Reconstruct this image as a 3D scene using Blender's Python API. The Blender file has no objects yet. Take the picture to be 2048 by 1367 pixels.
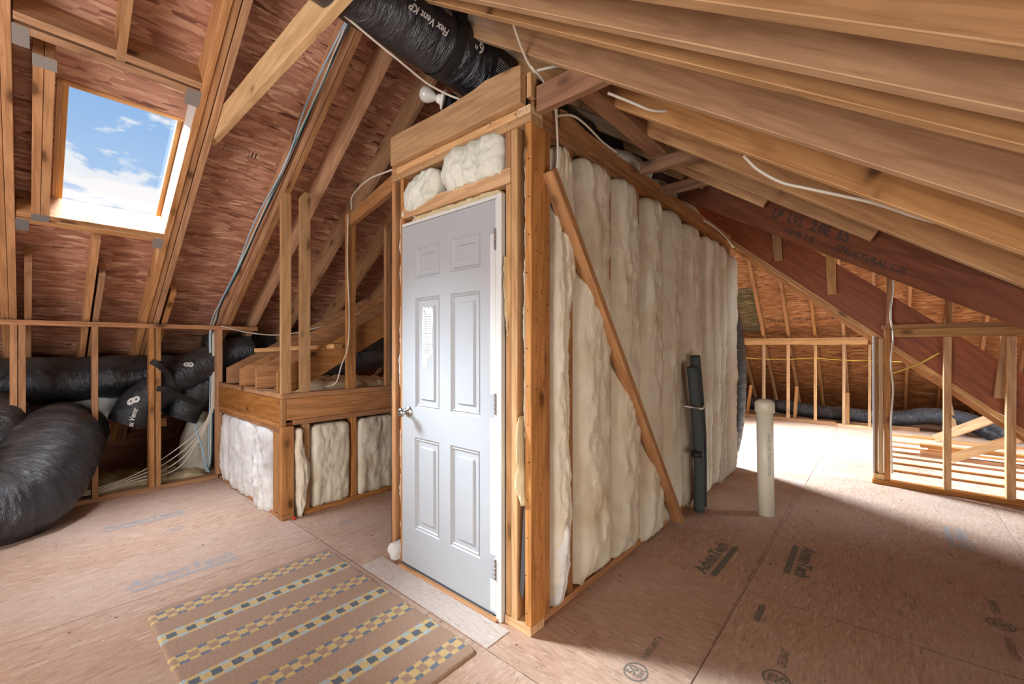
import bpy, bmesh, math, random
from mathutils import Vector, Matrix, noise
rnd = random.Random(7)
SC = bpy.context.scene
COL = SC.collection
PI = math.pi

# ------------------------------------------------------------------ camera, sky, lights, exposure
cam_d = bpy.data.cameras.new('camera'); cam = bpy.data.objects.new('camera', cam_d); COL.objects.link(cam)
cam_d.sensor_width = 36.0; cam_d.lens = 851.0/2048*36.0; cam_d.shift_y = 8.5/2048; cam_d.clip_start = 0.02
cam.location = (0, 0, 1.30)
cam.rotation_euler = (PI/2, 0, math.radians(41.2-90))
SC.camera = cam
vs = SC.view_settings
vs.view_transform = 'Standard'; vs.look = 'None'; vs.gamma = 1.0; vs.exposure = 0.0; vs.use_curve_mapping = False
SC.cycles.max_bounces = 6; SC.cycles.diffuse_bounces = 4; SC.cycles.glossy_bounces = 2
SC.cycles.transparent_max_bounces = 8; SC.cycles.caustics_reflective = False; SC.cycles.caustics_refractive = False
SC.cycles.sample_clamp_indirect = 6.0

world = bpy.data.worlds.new('sky'); SC.world = world; world.use_nodes = True
nt = world.node_tree; nt.nodes.clear()
def N_(nt, t, **k):
    n = nt.nodes.new(t)
    for a, b in k.items(): setattr(n, a, b)
    return n
wo = N_(nt, 'ShaderNodeOutputWorld'); bg = N_(nt, 'ShaderNodeBackground'); tc = N_(nt, 'ShaderNodeTexCoord')
sep = N_(nt, 'ShaderNodeSeparateXYZ'); nt.links.new(tc.outputs['Generated'], sep.inputs[0])
ramp = N_(nt, 'ShaderNodeValToRGB'); nt.links.new(sep.outputs['Z'], ramp.inputs[0])
ramp.color_ramp.elements[0].position = 0.0; ramp.color_ramp.elements[0].color = (.80, .90, .98, 1)
ramp.color_ramp.elements[1].position = .46; ramp.color_ramp.elements[1].color = (.20, .46, .86, 1)
mp = N_(nt, 'ShaderNodeMapping'); mp.inputs['Scale'].default_value = (3.1, 3.1, 7.5); mp.inputs['Location'].default_value = (.9, .35, .55)
nt.links.new(tc.outputs['Generated'], mp.inputs[0])
cn = N_(nt, 'ShaderNodeTexNoise'); cn.inputs['Scale'].default_value = 2.6; cn.inputs['Detail'].default_value = 7; cn.inputs['Roughness'].default_value = .56
nt.links.new(mp.outputs[0], cn.inputs[0])
lowm = N_(nt, 'ShaderNodeMapRange'); lowm.inputs['From Min'].default_value = .24; lowm.inputs['From Max'].default_value = .345
lowm.inputs['To Min'].default_value = .12; lowm.inputs['To Max'].default_value = -.07
nt.links.new(sep.outputs['Z'], lowm.inputs[0])
ad = N_(nt, 'ShaderNodeMath', operation='ADD'); nt.links.new(cn.outputs[0], ad.inputs[0]); nt.links.new(lowm.outputs[0], ad.inputs[1])
cr = N_(nt, 'ShaderNodeValToRGB'); nt.links.new(ad.outputs[0], cr.inputs[0])
cr.color_ramp.elements[0].position = .53; cr.color_ramp.elements[0].color = (0, 0, 0, 1)
cr.color_ramp.elements[1].position = .585; cr.color_ramp.elements[1].color = (1, 1, 1, 1)
mx = N_(nt, 'ShaderNodeMix', data_type='RGBA'); nt.links.new(cr.outputs[0], mx.inputs[0]); nt.links.new(ramp.outputs[0], mx.inputs[6])
mx.inputs[7].default_value = (.93, .95, .98, 1)
nt.links.new(mx.outputs[2], bg.inputs[0]); bg.inputs[1].default_value = 1.0; nt.links.new(bg.outputs[0], wo.inputs[0])

def lamp(name, typ, loc, target, energy, color=(1, 1, 1), **k):
    d = bpy.data.lights.new(name, typ); d.energy = energy; d.color = color
    for a, b in k.items(): setattr(d, a, b)
    o = bpy.data.objects.new(name, d); COL.objects.link(o); o.location = loc
    v = Vector(target)-Vector(loc); o.rotation_euler = v.to_track_quat('-Z', 'Y').to_euler()
    return o
# bright cloudy sky seen by the near skylight (sun behind thin cloud, so very soft)
lamp('sun_light', 'SUN', (-.6, 6.4, 4.6), (.55, 3.6, 2.45), 36.0, (.84, .93, 1.0), angle=math.radians(20))
# daylight entering the near skylight from above
lamp('near_skylight_daylight', 'AREA', (.30, 3.75, 3.62), (.95, 3.3, .3), 290, (.78, .88, 1.0), shape='RECTANGLE', size=.9, size_y=.7)
# daylight entering the second skylight behind the insulated room
lamp('far_skylight_daylight', 'AREA', (6.55, 3.85, 2.95), (4.9, -.1, 0), 620, (.68, .85, 1.0), shape='RECTANGLE', size=.95, size_y=.95, spread=1.75)
# fill lamps added behind the camera and under the eave, and the wing window
lamp('west_fill_light', 'AREA', (-2.6, 1.5, 1.25), (1.2, 3.9, 1.7), 185, (.97, .95, .95), shape='RECTANGLE', size=2.6, size_y=2.0)
lamp('eave_fill_light', 'AREA', (.2, -1.55, .50), (2.8, 1.2, 1.3), 42, (1.0, .92, .82), shape='RECTANGLE', size=1.6, size_y=.7)
lamp('wing_window_daylight', 'AREA', (6.9, -3.2, 1.5), (6.9, .0, .0), 150, (.80, .90, 1.0), shape='RECTANGLE', size=1.6, size_y=1.4, spread=1.5)

# ------------------------------------------------------------------ helpers
def setp(o, label=None, cat=None, group=None, kind=None):
    if label: o['label'] = label
    if cat: o['category'] = cat
    if group: o['group'] = group
    if kind: o['kind'] = kind
    return o
def empty(name, loc=(0, 0, 0), **k):
    o = bpy.data.objects.new(name, None); COL.objects.link(o); o.location = loc; o.empty_display_size = .1
    return setp(o, **k)
WM = {}
def link(name, me, mat, parent=None, mw=None):
    o = bpy.data.objects.new(name, me); COL.objects.link(o)
    if mat is not None and len(me.materials) == 0: me.materials.append(mat)
    m = mw if mw is not None else Matrix.Identity(4)
    if parent is not None:
        base = WM.get(parent.name, Matrix.Translation(parent.location))
        o.parent = parent
        o.matrix_basis = base.inverted() @ m
    else:
        o.matrix_basis = m
    WM[o.name] = m.copy()
    return o
def box_mesh(lx, ly, lz, bev=.002):
    bm = bmesh.new(); bmesh.ops.create_cube(bm, size=1)
    bmesh.ops.scale(bm, vec=(lx, ly, lz), verts=bm.verts)
    if bev and min(lx, ly, lz) > bev*4:
        bmesh.ops.bevel(bm, geom=bm.edges[:], offset=bev, segments=1, affect='EDGES')
    me = bpy.data.meshes.new('m'); bm.to_mesh(me); bm.free(); return me
def beam(name, p0, p1, wy, wz, mat, parent=None, up=(0, 0, 1), bev=.002, lab=None):
    """box from p0 to p1 (centre line), wy across, wz along 'up'; grain runs along local x"""
    p0 = Vector(p0); p1 = Vector(p1); d = p1-p0; L = d.length; x = d.normalized()
    z = Vector(up); z = (z-x*z.dot(x)).normalized(); y = z.cross(x)
    m = Matrix((x, y, z)).transposed().to_4x4(); m.translation = (p0+p1)/2
    o = link(name, box_mesh(L, wy, wz, bev), mat, parent, m)
    if lab: o['label'] = lab
    return o
def box(name, x0, x1, y0, y1, z0, z1, mat, parent=None, bev=.002, lab=None):
    """axis-aligned box whose local x is its longest side"""
    lx, ly, lz = x1-x0, y1-y0, z1-z0
    c = ((x0+x1)/2, (y0+y1)/2, (z0+z1)/2)
    if lx >= ly and lx >= lz: m = Matrix.Identity(3); dims = (lx, ly, lz)
    elif ly >= lz: m = Matrix(((0, -1, 0), (1, 0, 0), (0, 0, 1))); dims = (ly, lx, lz)
    else: m = Matrix(((0, 0, 1), (0, 1, 0), (-1, 0, 0))); dims = (lz, ly, lx)
    m = m.to_4x4(); m.translation = Vector(c)
    o = link(name, box_mesh(*dims, bev), mat, parent, m)
    if lab: o['label'] = lab
    return o
def under(name, p0, p1, w, h, mat, parent=None, bev=.002):
    """beam whose UNDERSIDE centre line is p0-p1, depth h above"""
    p0 = Vector(p0); p1 = Vector(p1); x = (p1-p0).normalized(); z = Vector((0, 0, 1)); z = (z-x*z.dot(x)).normalized()
    return beam(name, p0+z*h/2, p1+z*h/2, w, h, mat, parent, bev=bev)
def mesh(name, verts, faces, mat, parent=None, smooth=False, mw=None):
    me = bpy.data.meshes.new(name); me.from_pydata(verts, [], faces)
    if smooth:
        for p in me.polygons: p.use_smooth = True
    me.update(); return link(name, me, mat, parent, mw)
def prism(name, pts, thick, mw, mat, parent=None):
    n = len(pts); v = [(p[0], p[1], 0) for p in pts]+[(p[0], p[1], thick) for p in pts]
    f = [tuple(range(n))[::-1], tuple(range(n, 2*n))]+[(i, (i+1) % n, n+(i+1) % n, n+i) for i in range(n)]
    return mesh(name, v, f, mat, parent, mw=mw)
def frame3(o, x, y):
    x = Vector(x).normalized(); y = Vector(y); y = (y-x*y.dot(x)).normalized(); z = x.cross(y)
    m = Matrix((x, y, z)).transposed().to_4x4(); m.translation = Vector(o); return m
def crom(P, n):
    P = [Vector(p) for p in P]; P = [2*P[0]-P[1]]+P+[2*P[-1]-P[-2]]; out = []
    for i in range(1, len(P)-2):
        for k in range(n):
            t = k/n; a, b, c, d = P[i-1:i+3]
            out.append(.5*((2*b)+(-a+c)*t+(2*a-5*b+4*c-d)*t*t+(-a+3*b-3*c+d)*t**3))
    out.append(P[-2]); return out
def tube(name, P, r, mat, parent=None, n=8, sides=8, smooth=True, flat=1.0):
    pts = crom(P, n); v = []; f = []; nrm = None
    for i, p in enumerate(pts):
        t = (pts[min(i+1, len(pts)-1)]-pts[max(i-1, 0)]).normalized()
        if nrm is None: nrm = (Vector((0, 0, 1)) if abs(t.z) < .9 else Vector((1, 0, 0)))
        nrm = (nrm-t*nrm.dot(t)).normalized(); b = t.cross(nrm)
        for k in range(sides):
            a = 2*PI*k/sides; v.append(p+nrm*math.cos(a)*r*flat+b*math.sin(a)*r)
    for i in range(len(pts)-1):
        for k in range(sides):
            k2 = (k+1) % sides; f.append((i*sides+k, i*sides+k2, (i+1)*sides+k2, (i+1)*sides+k))
    f.append(tuple(range(sides))[::-1]); m = (len(pts)-1)*sides; f.append(tuple(range(m, m+sides)))
    return mesh(name, v, f, mat, parent, smooth)
def fbm(x, y, z, o=3):
    s = 0; a = 1; t = 0
    for i in range(o):
        s += a*noise.noise((x, y, z)); t += a; a *= .5; x *= 2.1; y *= 2.1; z *= 2.1
    return s/t
def text_mesh(s, size, shear=0, bold=0.0, extrude=0.0):
    c = bpy.data.curves.new('t', 'FONT'); c.body = s; c.size = size; c.align_x = 'CENTER'; c.align_y = 'CENTER'
    c.shear = shear; c.offset = bold; c.extrude = extrude; c.resolution_u = 3
    o = bpy.data.objects.new('t', c); COL.objects.link(o)
    dg = bpy.context.evaluated_depsgraph_get(); me = bpy.data.meshes.new_from_object(o.evaluated_get(dg))
    bpy.data.objects.remove(o); me.materials.clear(); return me
def stamp(s, size, mw, mat, parent, shear=0, bold=0.0, name='printed_lettering', sx=1.0):
    me = text_mesh(s, size, shear, bold)
    if sx != 1.0:
        for v in me.vertices: v.co.x *= sx
    return link(name, me, mat, parent, mw)
def flat_rects(name, rects, mw, mat, parent, h=.0004):
    v = []; f = []
    for (x0, y0, x1, y1) in rects:
        b = len(v); v += [(x0, y0, 0), (x1, y0, 0), (x1, y1, 0), (x0, y1, 0)]; f.append((b, b+1, b+2, b+3))
    return mesh(name, v, f, mat, parent, mw=mw)

# ------------------------------------------------------------------ materials
def newmat(name):
    m = bpy.data.materials.new(name); m.use_nodes = True; t = m.node_tree
    b = t.nodes['Principled BSDF']; return m, t, b
def simple(name, col, rough=.6, metal=0, spec=.5):
    m, t, b = newmat(name); b.inputs['Base Color'].default_value = (*col, 1); b.inputs['Roughness'].default_value = rough
    b.inputs['Metallic'].default_value = metal; b.inputs['Specular IOR Level'].default_value = spec; return m
def L(t, a, b): t.links.new(a, b)
def rampn(t, src, stops):
    r = N_(t, 'ShaderNodeValToRGB'); L(t, src, r.inputs[0]); e = r.color_ramp.elements
    e[0].position, e[0].color = stops[0][0], (*stops[0][1], 1); e[1].position, e[1].color = stops[-1][0], (*stops[-1][1], 1)
    for p, c in stops[1:-1]:
        k = e.new(p); k.color = (*c, 1)
    return r.outputs[0]
def mapped(t, src, scale, rot=(0, 0, 0), loc=(0, 0, 0)):
    m = N_(t, 'ShaderNodeMapping'); m.inputs['Scale'].default_value = scale; m.inputs['Rotation'].default_value = rot
    m.inputs['Location'].default_value = loc; L(t, src, m.inputs[0]); return m.outputs[0]
def noi(t, src, scale, detail=3, rough=.5, dist=0):
    n = N_(t, 'ShaderNodeTexNoise'); n.inputs['Scale'].default_value = scale; n.inputs['Detail'].default_value = detail
    n.inputs['Roughness'].default_value = rough; n.inputs['Distortion'].default_value = dist; L(t, src, n.inputs[0]); return n.outputs[0]
def mixc(t, fac, a, b, mode='MIX'):
    m = N_(t, 'ShaderNodeMix', data_type='RGBA', blend_type=mode)
    if isinstance(fac, (int, float)): m.inputs[0].default_value = fac
    else: L(t, fac, m.inputs[0])
    for i, s in ((6, a), (7, b)):
        if isinstance(s, tuple): m.inputs[i].default_value = (*s, 1)
        else: L(t, s, m.inputs[i])
    return m.outputs[2]
def mth(t, op, a, b=None):
    m = N_(t, 'ShaderNodeMath', operation=op)
    for i, s in enumerate((a, b)):
        if s is None: continue
        if isinstance(s, (int, float)): m.inputs[i].default_value = s
        else: L(t, s, m.inputs[i])
    return m.outputs[0]
def bump(t, b, h, s, d):
    n = N_(t, 'ShaderNodeBump'); n.inputs['Strength'].default_value = s; n.inputs['Distance'].default_value = d
    L(t, h, n.inputs['Height']); L(t, n.outputs[0], b.inputs['Normal'])
def offcoord(t):
    c = N_(t, 'ShaderNodeTexCoord'); oi = N_(t, 'ShaderNodeObjectInfo'); k = mth(t, 'MULTIPLY', oi.outputs['Random'], 37.0)
    a = N_(t, 'ShaderNodeVectorMath', operation='ADD'); L(t, c.outputs['Object'], a.inputs[0]); L(t, k, a.inputs[1])
    return c.outputs['Object'], a.outputs[0], oi.outputs['Random']
def lumber(name, light, mid, dark, knots=1.0, rough=.62, grain=1.0, ks=(3.0, 5.5, 5.5)):
    m, t, b = newmat(name); o, co, rn = offcoord(t)
    g1 = noi(t, mapped(t, co, (1.6, 26, 26)), 1.6, 5, .6, .8)
    g2 = noi(t, mapped(t, co, (.55, 6, 6)), 1.5, 3, .5, .6)
    w = N_(t, 'ShaderNodeTexWave', wave_type='BANDS', bands_direction='DIAGONAL'); w.inputs['Scale'].default_value = 9
    w.inputs['Distortion'].default_value = 9; w.inputs['Detail'].default_value = 2; w.inputs['Detail Scale'].default_value = .7
    L(t, mapped(t, co, (.16, 1, 1)), w.inputs[0])
    c = mixc(t, g2, light, mid)
    f1 = mth(t, 'MULTIPLY', rampn(t, g1, [(.46, (0, 0, 0)), (.64, (1, 1, 1))]), .60*grain)
    c = mixc(t, f1, c, dark)
    f2 = mth(t, 'MULTIPLY', rampn(t, w.outputs[0], [(.55, (0, 0, 0)), (.95, (1, 1, 1))]), .48*grain)
    c = mixc(t, f2, c, tuple(.6*a+.4*d for a, d in zip(mid, dark)))
    # knots
    v = N_(t, 'ShaderNodeTexVoronoi'); v.inputs['Scale'].default_value = 1; v.inputs['Randomness'].default_value = 1
    dn = N_(t, 'ShaderNodeVectorMath', operation='MULTIPLY_ADD'); nn = N_(t, 'ShaderNodeTexNoise'); nn.inputs['Scale'].default_value = 14; L(t, co, nn.inputs[0])
    L(t, nn.outputs['Color'], dn.inputs[0]); dn.inputs[1].default_value = (.03, .03, .03); L(t, co, dn.inputs[2])
    L(t, mapped(t, dn.outputs[0], ks, (0, .3, 0) if ks[0] > 3.5 else (0, 0, 0)), v.inputs[0])
    kn = rampn(t, v.outputs['Distance'], [(.08, (1, 1, 1)), (.17, (0, 0, 0))])
    ring = rampn(t, v.outputs['Distance'], [(.14, (1, 1, 1)), (.36, (0, 0, 0))])
    c = mixc(t, mth(t, 'MULTIPLY', ring, .35*knots), c, dark)
    c = mixc(t, mth(t, 'MULTIPLY', kn, .85*knots), c, tuple(x*.28 for x in dark))
    hs = N_(t, 'ShaderNodeHueSaturation'); L(t, c, hs.inputs['Color'])
    mr = N_(t, 'ShaderNodeMapRange'); L(t, rn, mr.inputs[0]); mr.inputs['To Min'].default_value = .80; mr.inputs['To Max'].default_value = 1.22; L(t, mr.outputs[0], hs.inputs['Value'])
    wn = N_(t, 'ShaderNodeTexWhiteNoise', noise_dimensions='1D'); L(t, rn, wn.inputs['W']); ms_ = N_(t, 'ShaderNodeMapRange'); L(t, wn.outputs['Value'], ms_.inputs[0]); ms_.inputs['To Min'].default_value = .95; ms_.inputs['To Max'].default_value = 1.14; L(t, ms_.outputs[0], hs.inputs['Saturation'])
    L(t, hs.outputs[0], b.inputs['Base Color']); b.inputs['Roughness'].default_value = rough; b.inputs['Specular IOR Level'].default_value = .3
    bump(t, b, g1, .18, .004); return m
W_RAF = lumber('rafter_lumber', (.56, .32, .17), (.44, .235, .12), (.24, .11, .05), .9)
W_LIGHT = lumber('pale_lumber', (.66, .42, .22), (.56, .33, .16), (.33, .16, .07), .8)
W_ORANGE = lumber('stud_lumber', (.53, .285, .135), (.43, .215, .095), (.22, .095, .04), 1.0)
W_PLATE = lumber('brown_lumber', (.50, .245, .105), (.40, .185, .075), (.17, .07, .027), 1.0)
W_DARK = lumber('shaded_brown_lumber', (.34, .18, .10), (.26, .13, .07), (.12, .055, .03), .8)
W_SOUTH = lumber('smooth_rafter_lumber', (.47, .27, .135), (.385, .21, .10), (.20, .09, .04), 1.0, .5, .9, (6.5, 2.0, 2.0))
W_EDGE_LIT = lumber('pale_lit_rafter_edge', (.66, .44, .25), (.58, .37, .20), (.36, .20, .09), .8)  # paler edge grain, with light from below put into the colour too
W_LVL = lumber('laminated_veneer', (.24, .085, .042), (.18, .06, .03), (.10, .032, .018), .1, .5, 1.2)
W_LVL2 = lumber('red_laminated_veneer', (.46, .135, .04), (.36, .10, .03), (.20, .05, .02), .1, .45, 1.2)
W_BLOND = lumber('blond_lumber', (.78, .55, .31), (.68, .45, .24), (.42, .24, .11), .7)

def osb(name, cols, scale=1.0, rough=.7, bumpd=.003, rot=0.0, dirt=None):
    m, t, b = newmat(name); o, co, rn = offcoord(t)
    outs = []
    for i, (ang, st) in enumerate(((.30, .9), (-.6, 1.2), (1.15, 1.0), (2.4, .8))):
        v = N_(t, 'ShaderNodeTexVoronoi'); v.inputs['Scale'].default_value = 1
        wob = N_(t, 'ShaderNodeVectorMath', operation='MULTIPLY_ADD'); nn = N_(t, 'ShaderNodeTexNoise'); nn.inputs['Scale'].default_value = 12*scale; L(t, co, nn.inputs[0])
        L(t, nn.outputs['Color'], wob.inputs[0]); wob.inputs[1].default_value = (.02/scale, .02/scale, 0); L(t, co, wob.inputs[2])
        L(t, mapped(t, wob.outputs[0], (9*st*scale, 52*st*scale, 1), (0, 0, ang+rot), (i*3.1, i*1.7, 0)), v.inputs[0])
        outs.append(v)
    def g(v): 
        s = N_(t, 'ShaderNodeSeparateColor'); L(t, v.outputs['Color'], s.inputs[0]); return s
    s0, s1, s2, s3 = [g(v) for v in outs]
    a = mth(t, 'GREATER_THAN', s0.outputs[1], .5); h = N_(t, 'ShaderNodeMix'); L(t, a, h.inputs[0]); L(t, s0.outputs[0], h.inputs[2]); L(t, s1.outputs[0], h.inputs[3])
    a2 = mth(t, 'GREATER_THAN', s2.outputs[1], .5); h2 = N_(t, 'ShaderNodeMix'); L(t, a2, h2.inputs[0]); L(t, h.outputs[0], h2.inputs[2]); L(t, s2.outputs[0], h2.inputs[3])
    a3 = mth(t, 'GREATER_THAN', s3.outputs[1], .62); h3 = N_(t, 'ShaderNodeMix'); L(t, a3, h3.inputs[0]); L(t, h2.outputs[0], h3.inputs[2]); L(t, s3.outputs[0], h3.inputs[3])
    c = rampn(t, h3.outputs[0], [(0, cols[0]), (.08, cols[1]), (.5, cols[2]), (.86, cols[3]), (1, cols[4])])
    fib = noi(t, mapped(t, co, (6*scale, 60*scale, 1), (0, 0, .2+rot)), 1.5, 4, .6, 1.0)
    c = mixc(t, mth(t, 'MULTIPLY', fib, .28), c, cols[1])
    lg = noi(t, co, 1.3, 3); c = mixc(t, mth(t, 'MULTIPLY', rampn(t, lg, [(.4, (0, 0, 0)), (.65, (1, 1, 1))]), .25), c, cols[1])
    if dirt: c = dirt(t, co, o, c)
    L(t, c, b.inputs['Base Color']); b.inputs['Roughness'].default_value = rough; b.inputs['Specular IOR Level'].default_value = .3
    bump(t, b, h3.outputs[0], .45, bumpd); return m
OSB_N = osb('north_sheathing_strand_board', ((.12, .045, .03), (.33, .15, .095), (.48, .24, .155), (.62, .35, .23), (.80, .56, .37)))
OSB_E = osb('east_sheathing_strand_board', ((.10, .04, .015), (.30, .13, .05), (.46, .22, .09), (.56, .31, .14), (.70, .45, .24)))
def fdirt(t, co, o, c):
    n1 = noi(t, o, 1.1, 5, .6); c = mixc(t, mth(t, 'MULTIPLY', rampn(t, n1, [(.42, (0, 0, 0)), (.68, (1, 1, 1))]), .35), c, (.62, .50, .42))
    v = N_(t, 'ShaderNodeTexVoronoi'); v.inputs['Scale'].default_value = 5.5; L(t, co, v.inputs[0])
    spot = rampn(t, v.outputs['Distance'], [(.035, (1, 1, 1)), (.06, (0, 0, 0))])
    v2 = N_(t, 'ShaderNodeTexVoronoi'); v2.inputs['Scale'].default_value = 17; L(t, mapped(t, co, (1, 1.6, 1)), v2.inputs[0])
    spot2 = rampn(t, v2.outputs['Distance'], [(.06, (1, 1, 1)), (.10, (0, 0, 0))])
    s = mth(t, 'MAXIMUM', mth(t, 'MULTIPLY', spot, .8), mth(t, 'MULTIPLY', spot2, mth(t, 'MULTIPLY', rampn(t, noi(t, o, 2.3, 2), [(.5, (0, 0, 0)), (.6, (1, 1, 1))]), .6)))
    return mixc(t, s, c, (.07, .05, .045))
OSB_F = osb('subfloor_strand_board', ((.30, .175, .115), (.42, .255, .17), (.49, .305, .21), (.53, .345, .24), (.62, .44, .33)), 2.7, .75, .0008, 0, fdirt)
OSB_P = osb('dusty_pale_strand_board', ((.36, .27, .22), (.50, .41, .35), (.56, .47, .41), (.60, .52, .46), (.68, .60, .54)), 4.5, .8, .0006, 0, fdirt)
INK = simple('dark_print_ink', (.045, .03, .025), .8)
INK_F = simple('faded_green_grey_ink', (.17, .155, .125), .8)
INK_L = simple('faded_blue_grey_ink', (.36, .31, .29), .8)
WINK = simple('white_print_ink', (.62, .62, .60), .6)

def insul(name, a, b_, c_, bd=.02):
    m, t, b = newmat(name); o, co, rn = offcoord(t)
    n = noi(t, co, 5, 5, .6); n2 = noi(t, mapped(t, co, (30, 30, 9)), 1.0, 5, .7, 1.5)
    c = mixc(t, rampn(t, n, [(.42, (0, 0, 0)), (.68, (1, 1, 1))]), a, b_)
    n3 = noi(t, co, 2.2, 5, .65); c = mixc(t, mth(t, 'MULTIPLY', rampn(t, n3, [(.53, (0, 0, 0)), (.70, (1, 1, 1))]), .7), c, c_)
    L(t, c, b.inputs['Base Color']); b.inputs['Roughness'].default_value = .95; b.inputs['Specular IOR Level'].default_value = .1
    n4 = noi(t, co, 70, 5, .75, 1.0)
    h = mth(t, 'ADD', mth(t, 'MULTIPLY', n2, .8), mth(t, 'MULTIPLY', n4, .6))
    bump(t, b, h, .55, bd); return m
INS = insul('cream_fibreglass', (.80, .74, .60), (.73, .64, .47), (.58, .44, .28))
INS_W = insul('white_fibreglass', (.82, .81, .78), (.70, .68, .64), (.46, .45, .44))
INS_Y = insul('yellow_fibreglass', (.80, .68, .42), (.72, .58, .33), (.55, .40, .20))
INS_G = insul('greenish_white_fibreglass', (.80, .80, .70), (.72, .72, .60), (.52, .52, .44))
KRAFT = simple('dark_kraft_facing', (.06, .055, .055), .6)

def plastic():
    m, t, b = newmat('black_plastic_duct_jacket'); c = N_(t, 'ShaderNodeUVMap'); 
    n = noi(t, mapped(t, c.outputs[0], (9, 2.2, 1), (0, 0, .35)), 2.2, 6, .62, 1.6)
    n2 = noi(t, mapped(t, c.outputs[0], (34, 9, 1), (0, 0, -.3)), 1.5, 4, .6, 1.2)
    tcx = N_(t, 'ShaderNodeTexCoord'); geo = N_(t, 'ShaderNodeNewGeometry'); sp = N_(t, 'ShaderNodeSeparateXYZ'); L(t, geo.outputs['Normal'], sp.inputs[0])
    dust = mth(t, 'MULTIPLY', mth(t, 'MAXIMUM', mth(t, 'SUBTRACT', mth(t, 'MULTIPLY', sp.outputs[2], 1.4), .4), 0), mth(t, 'ADD', noi(t, tcx.outputs['Object'], 6, 3), -.1))
    col = mixc(t, dust, (.016, .019, .025), (.17, .155, .14)); L(t, col, b.inputs['Base Color'])
    L(t, mth(t, 'ADD', mth(t, 'MULTIPLY', dust, .6), .17), b.inputs['Roughness']); b.inputs['Specular IOR Level'].default_value = .75
    h = mth(t, 'ADD', n, mth(t, 'MULTIPLY', n2, .45)); bump(t, b, h, .8, .028); return m
PLAS = plastic()
BLK = simple('black_strap_webbing', (.008, .008, .01), .55)
CAB_W = simple('ivory_cable_jacket', (.66, .60, .50), .5)
CAB_Y = simple('yellow_cable_jacket', (.80, .62, .10), .5)
CAB_T = simple('teal_cable_jacket', (.05, .26, .32), .5)
CAB_B = simple('black_cable_jacket', (.02, .022, .03), .5)
CAB_BL = simple('pale_blue_cable_jacket', (.35, .52, .66), .5)
METAL = simple('galvanised_steel', (.46, .47, .47), .38, .85)
NICKEL = simple('brushed_nickel', (.55, .54, .52), .25, 1.0)
HINGE = simple('painted_hinge', (.33, .31, .29), .45, .6)
DUCTM = simple('sheet_metal_duct', (.34, .38, .38), .42, .6)
def paint(name, col):
    m, t, b = newmat(name); o, co, rn = offcoord(t); n = noi(t, co, 8, 4)
    c = mixc(t, n, col, tuple(x*.93 for x in col)); L(t, c, b.inputs['Base Color']); b.inputs['Roughness'].default_value = .5
    bump(t, b, noi(t, mapped(t, co, (1, 60, 60)), 3, 3), .06, .002); return m
DOOR = paint('grey_door_paint', (.42, .44, .46)); WHITE = paint('white_paint', (.68, .68, .66))
PAPER = simple('white_label_paper', (.72, .72, .72), .7)
RED = simple('red_print', (.55, .03, .03), .6); GREY = simple('grey_print', (.30, .30, .31), .7)
PVCM = simple('ivory_pvc', (.84, .79, .64), .32)
FOAM = simple('dark_foam_rubber', (.052, .062, .062), .85); SILVER = simple('silver_tape', (.62, .62, .62), .3, .4)
PORC = simple('white_porcelain', (.75, .74, .70), .25)
m_, t_, b_ = newmat('frosted_bulb_glass'); b_.inputs['Base Color'].default_value = (.80, .80, .76, 1); b_.inputs['Roughness'].default_value = .12
b_.inputs['Transmission Weight'].default_value = .35; BULB = m_
m_, t_, b_ = newmat('window_glass'); t_.nodes.remove(b_)
tr = N_(t_, 'ShaderNodeBsdfTransparent'); tr.inputs[0].default_value = (.97, .985, 1, 1); gl = N_(t_, 'ShaderNodeBsdfGlossy'); gl.inputs['Roughness'].default_value = .02
ms = N_(t_, 'ShaderNodeMixShader'); ms.inputs[0].default_value = .04; L(t_, tr.outputs[0], ms.inputs[1]); L(t_, gl.outputs[0], ms.inputs[2])
L(t_, ms.outputs[0], t_.nodes['Material Output'].inputs[0]); GLASS = m_
SASH = lumber('honey_sash_wood', (.60, .35, .16), (.50, .26, .11), (.30, .14, .06), .2)
BACK = simple('dark_board', (.045, .03, .022), .9)
SHEET = simple('roof_outer_face', (.10, .06, .04), .9)
REDP = simple('red_plastic', (.6, .02, .02), .3)
BLUEC = simple('blue_chalk', (.10, .16, .62), .8); TEALC = simple('teal_chalk', (.42, .52, .53), .85)
DUST = simple('seam_dirt', (.20, .125, .085), .9)

# ------------------------------------------------------------------ floor
floor = empty('floor', label='pinkish strand board subfloor of large panels with printed marks', cat='floor', kind='structure')
def floor_panels(x0, x1, ys, xoff, y0=-4.6, y1=7.6):
    cuts = sorted([y for y in ys if y0 < y < y1]); cuts = [y0]+cuts+[y1]
    for i in range(len(cuts)-1):
        a, b = cuts[i], cuts[i+1]; off = xoff if i % 2 else xoff+(1.22 if x0 > 0 else 0)
        xs = [x0]; k = off
        while k < x1:
            if k > x0+.2 and k < x1-.05: xs.append(k)
            k += 2.44
        xs.append(x1)
        for j in range(len(xs)-1):
            box('floor_panel', xs[j]+.0012, xs[j+1]-.0012, a+.0012, b-.0012, -.018, rnd.uniform(-.0008, 0), OSB_F, floor, bev=.0012)
floor_panels(-3.0, 1.302, [2.89-1.22*k for k in range(-4, 6)], -1.14)
floor_panels(1.302, 10.6, [.56+1.22*k for k in range(-4, 6)]+[], 2.52)
box('floor_underlay', -3, 10.6, -4.6, 7.6, -.06, -.0185, BACK, floor, bev=0)
def fmark(cx_, cy_, ang, z=.0006): 
    return Matrix.Translation((cx_, cy_, z)) @ Matrix.Rotation(ang, 4, 'Z')
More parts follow.
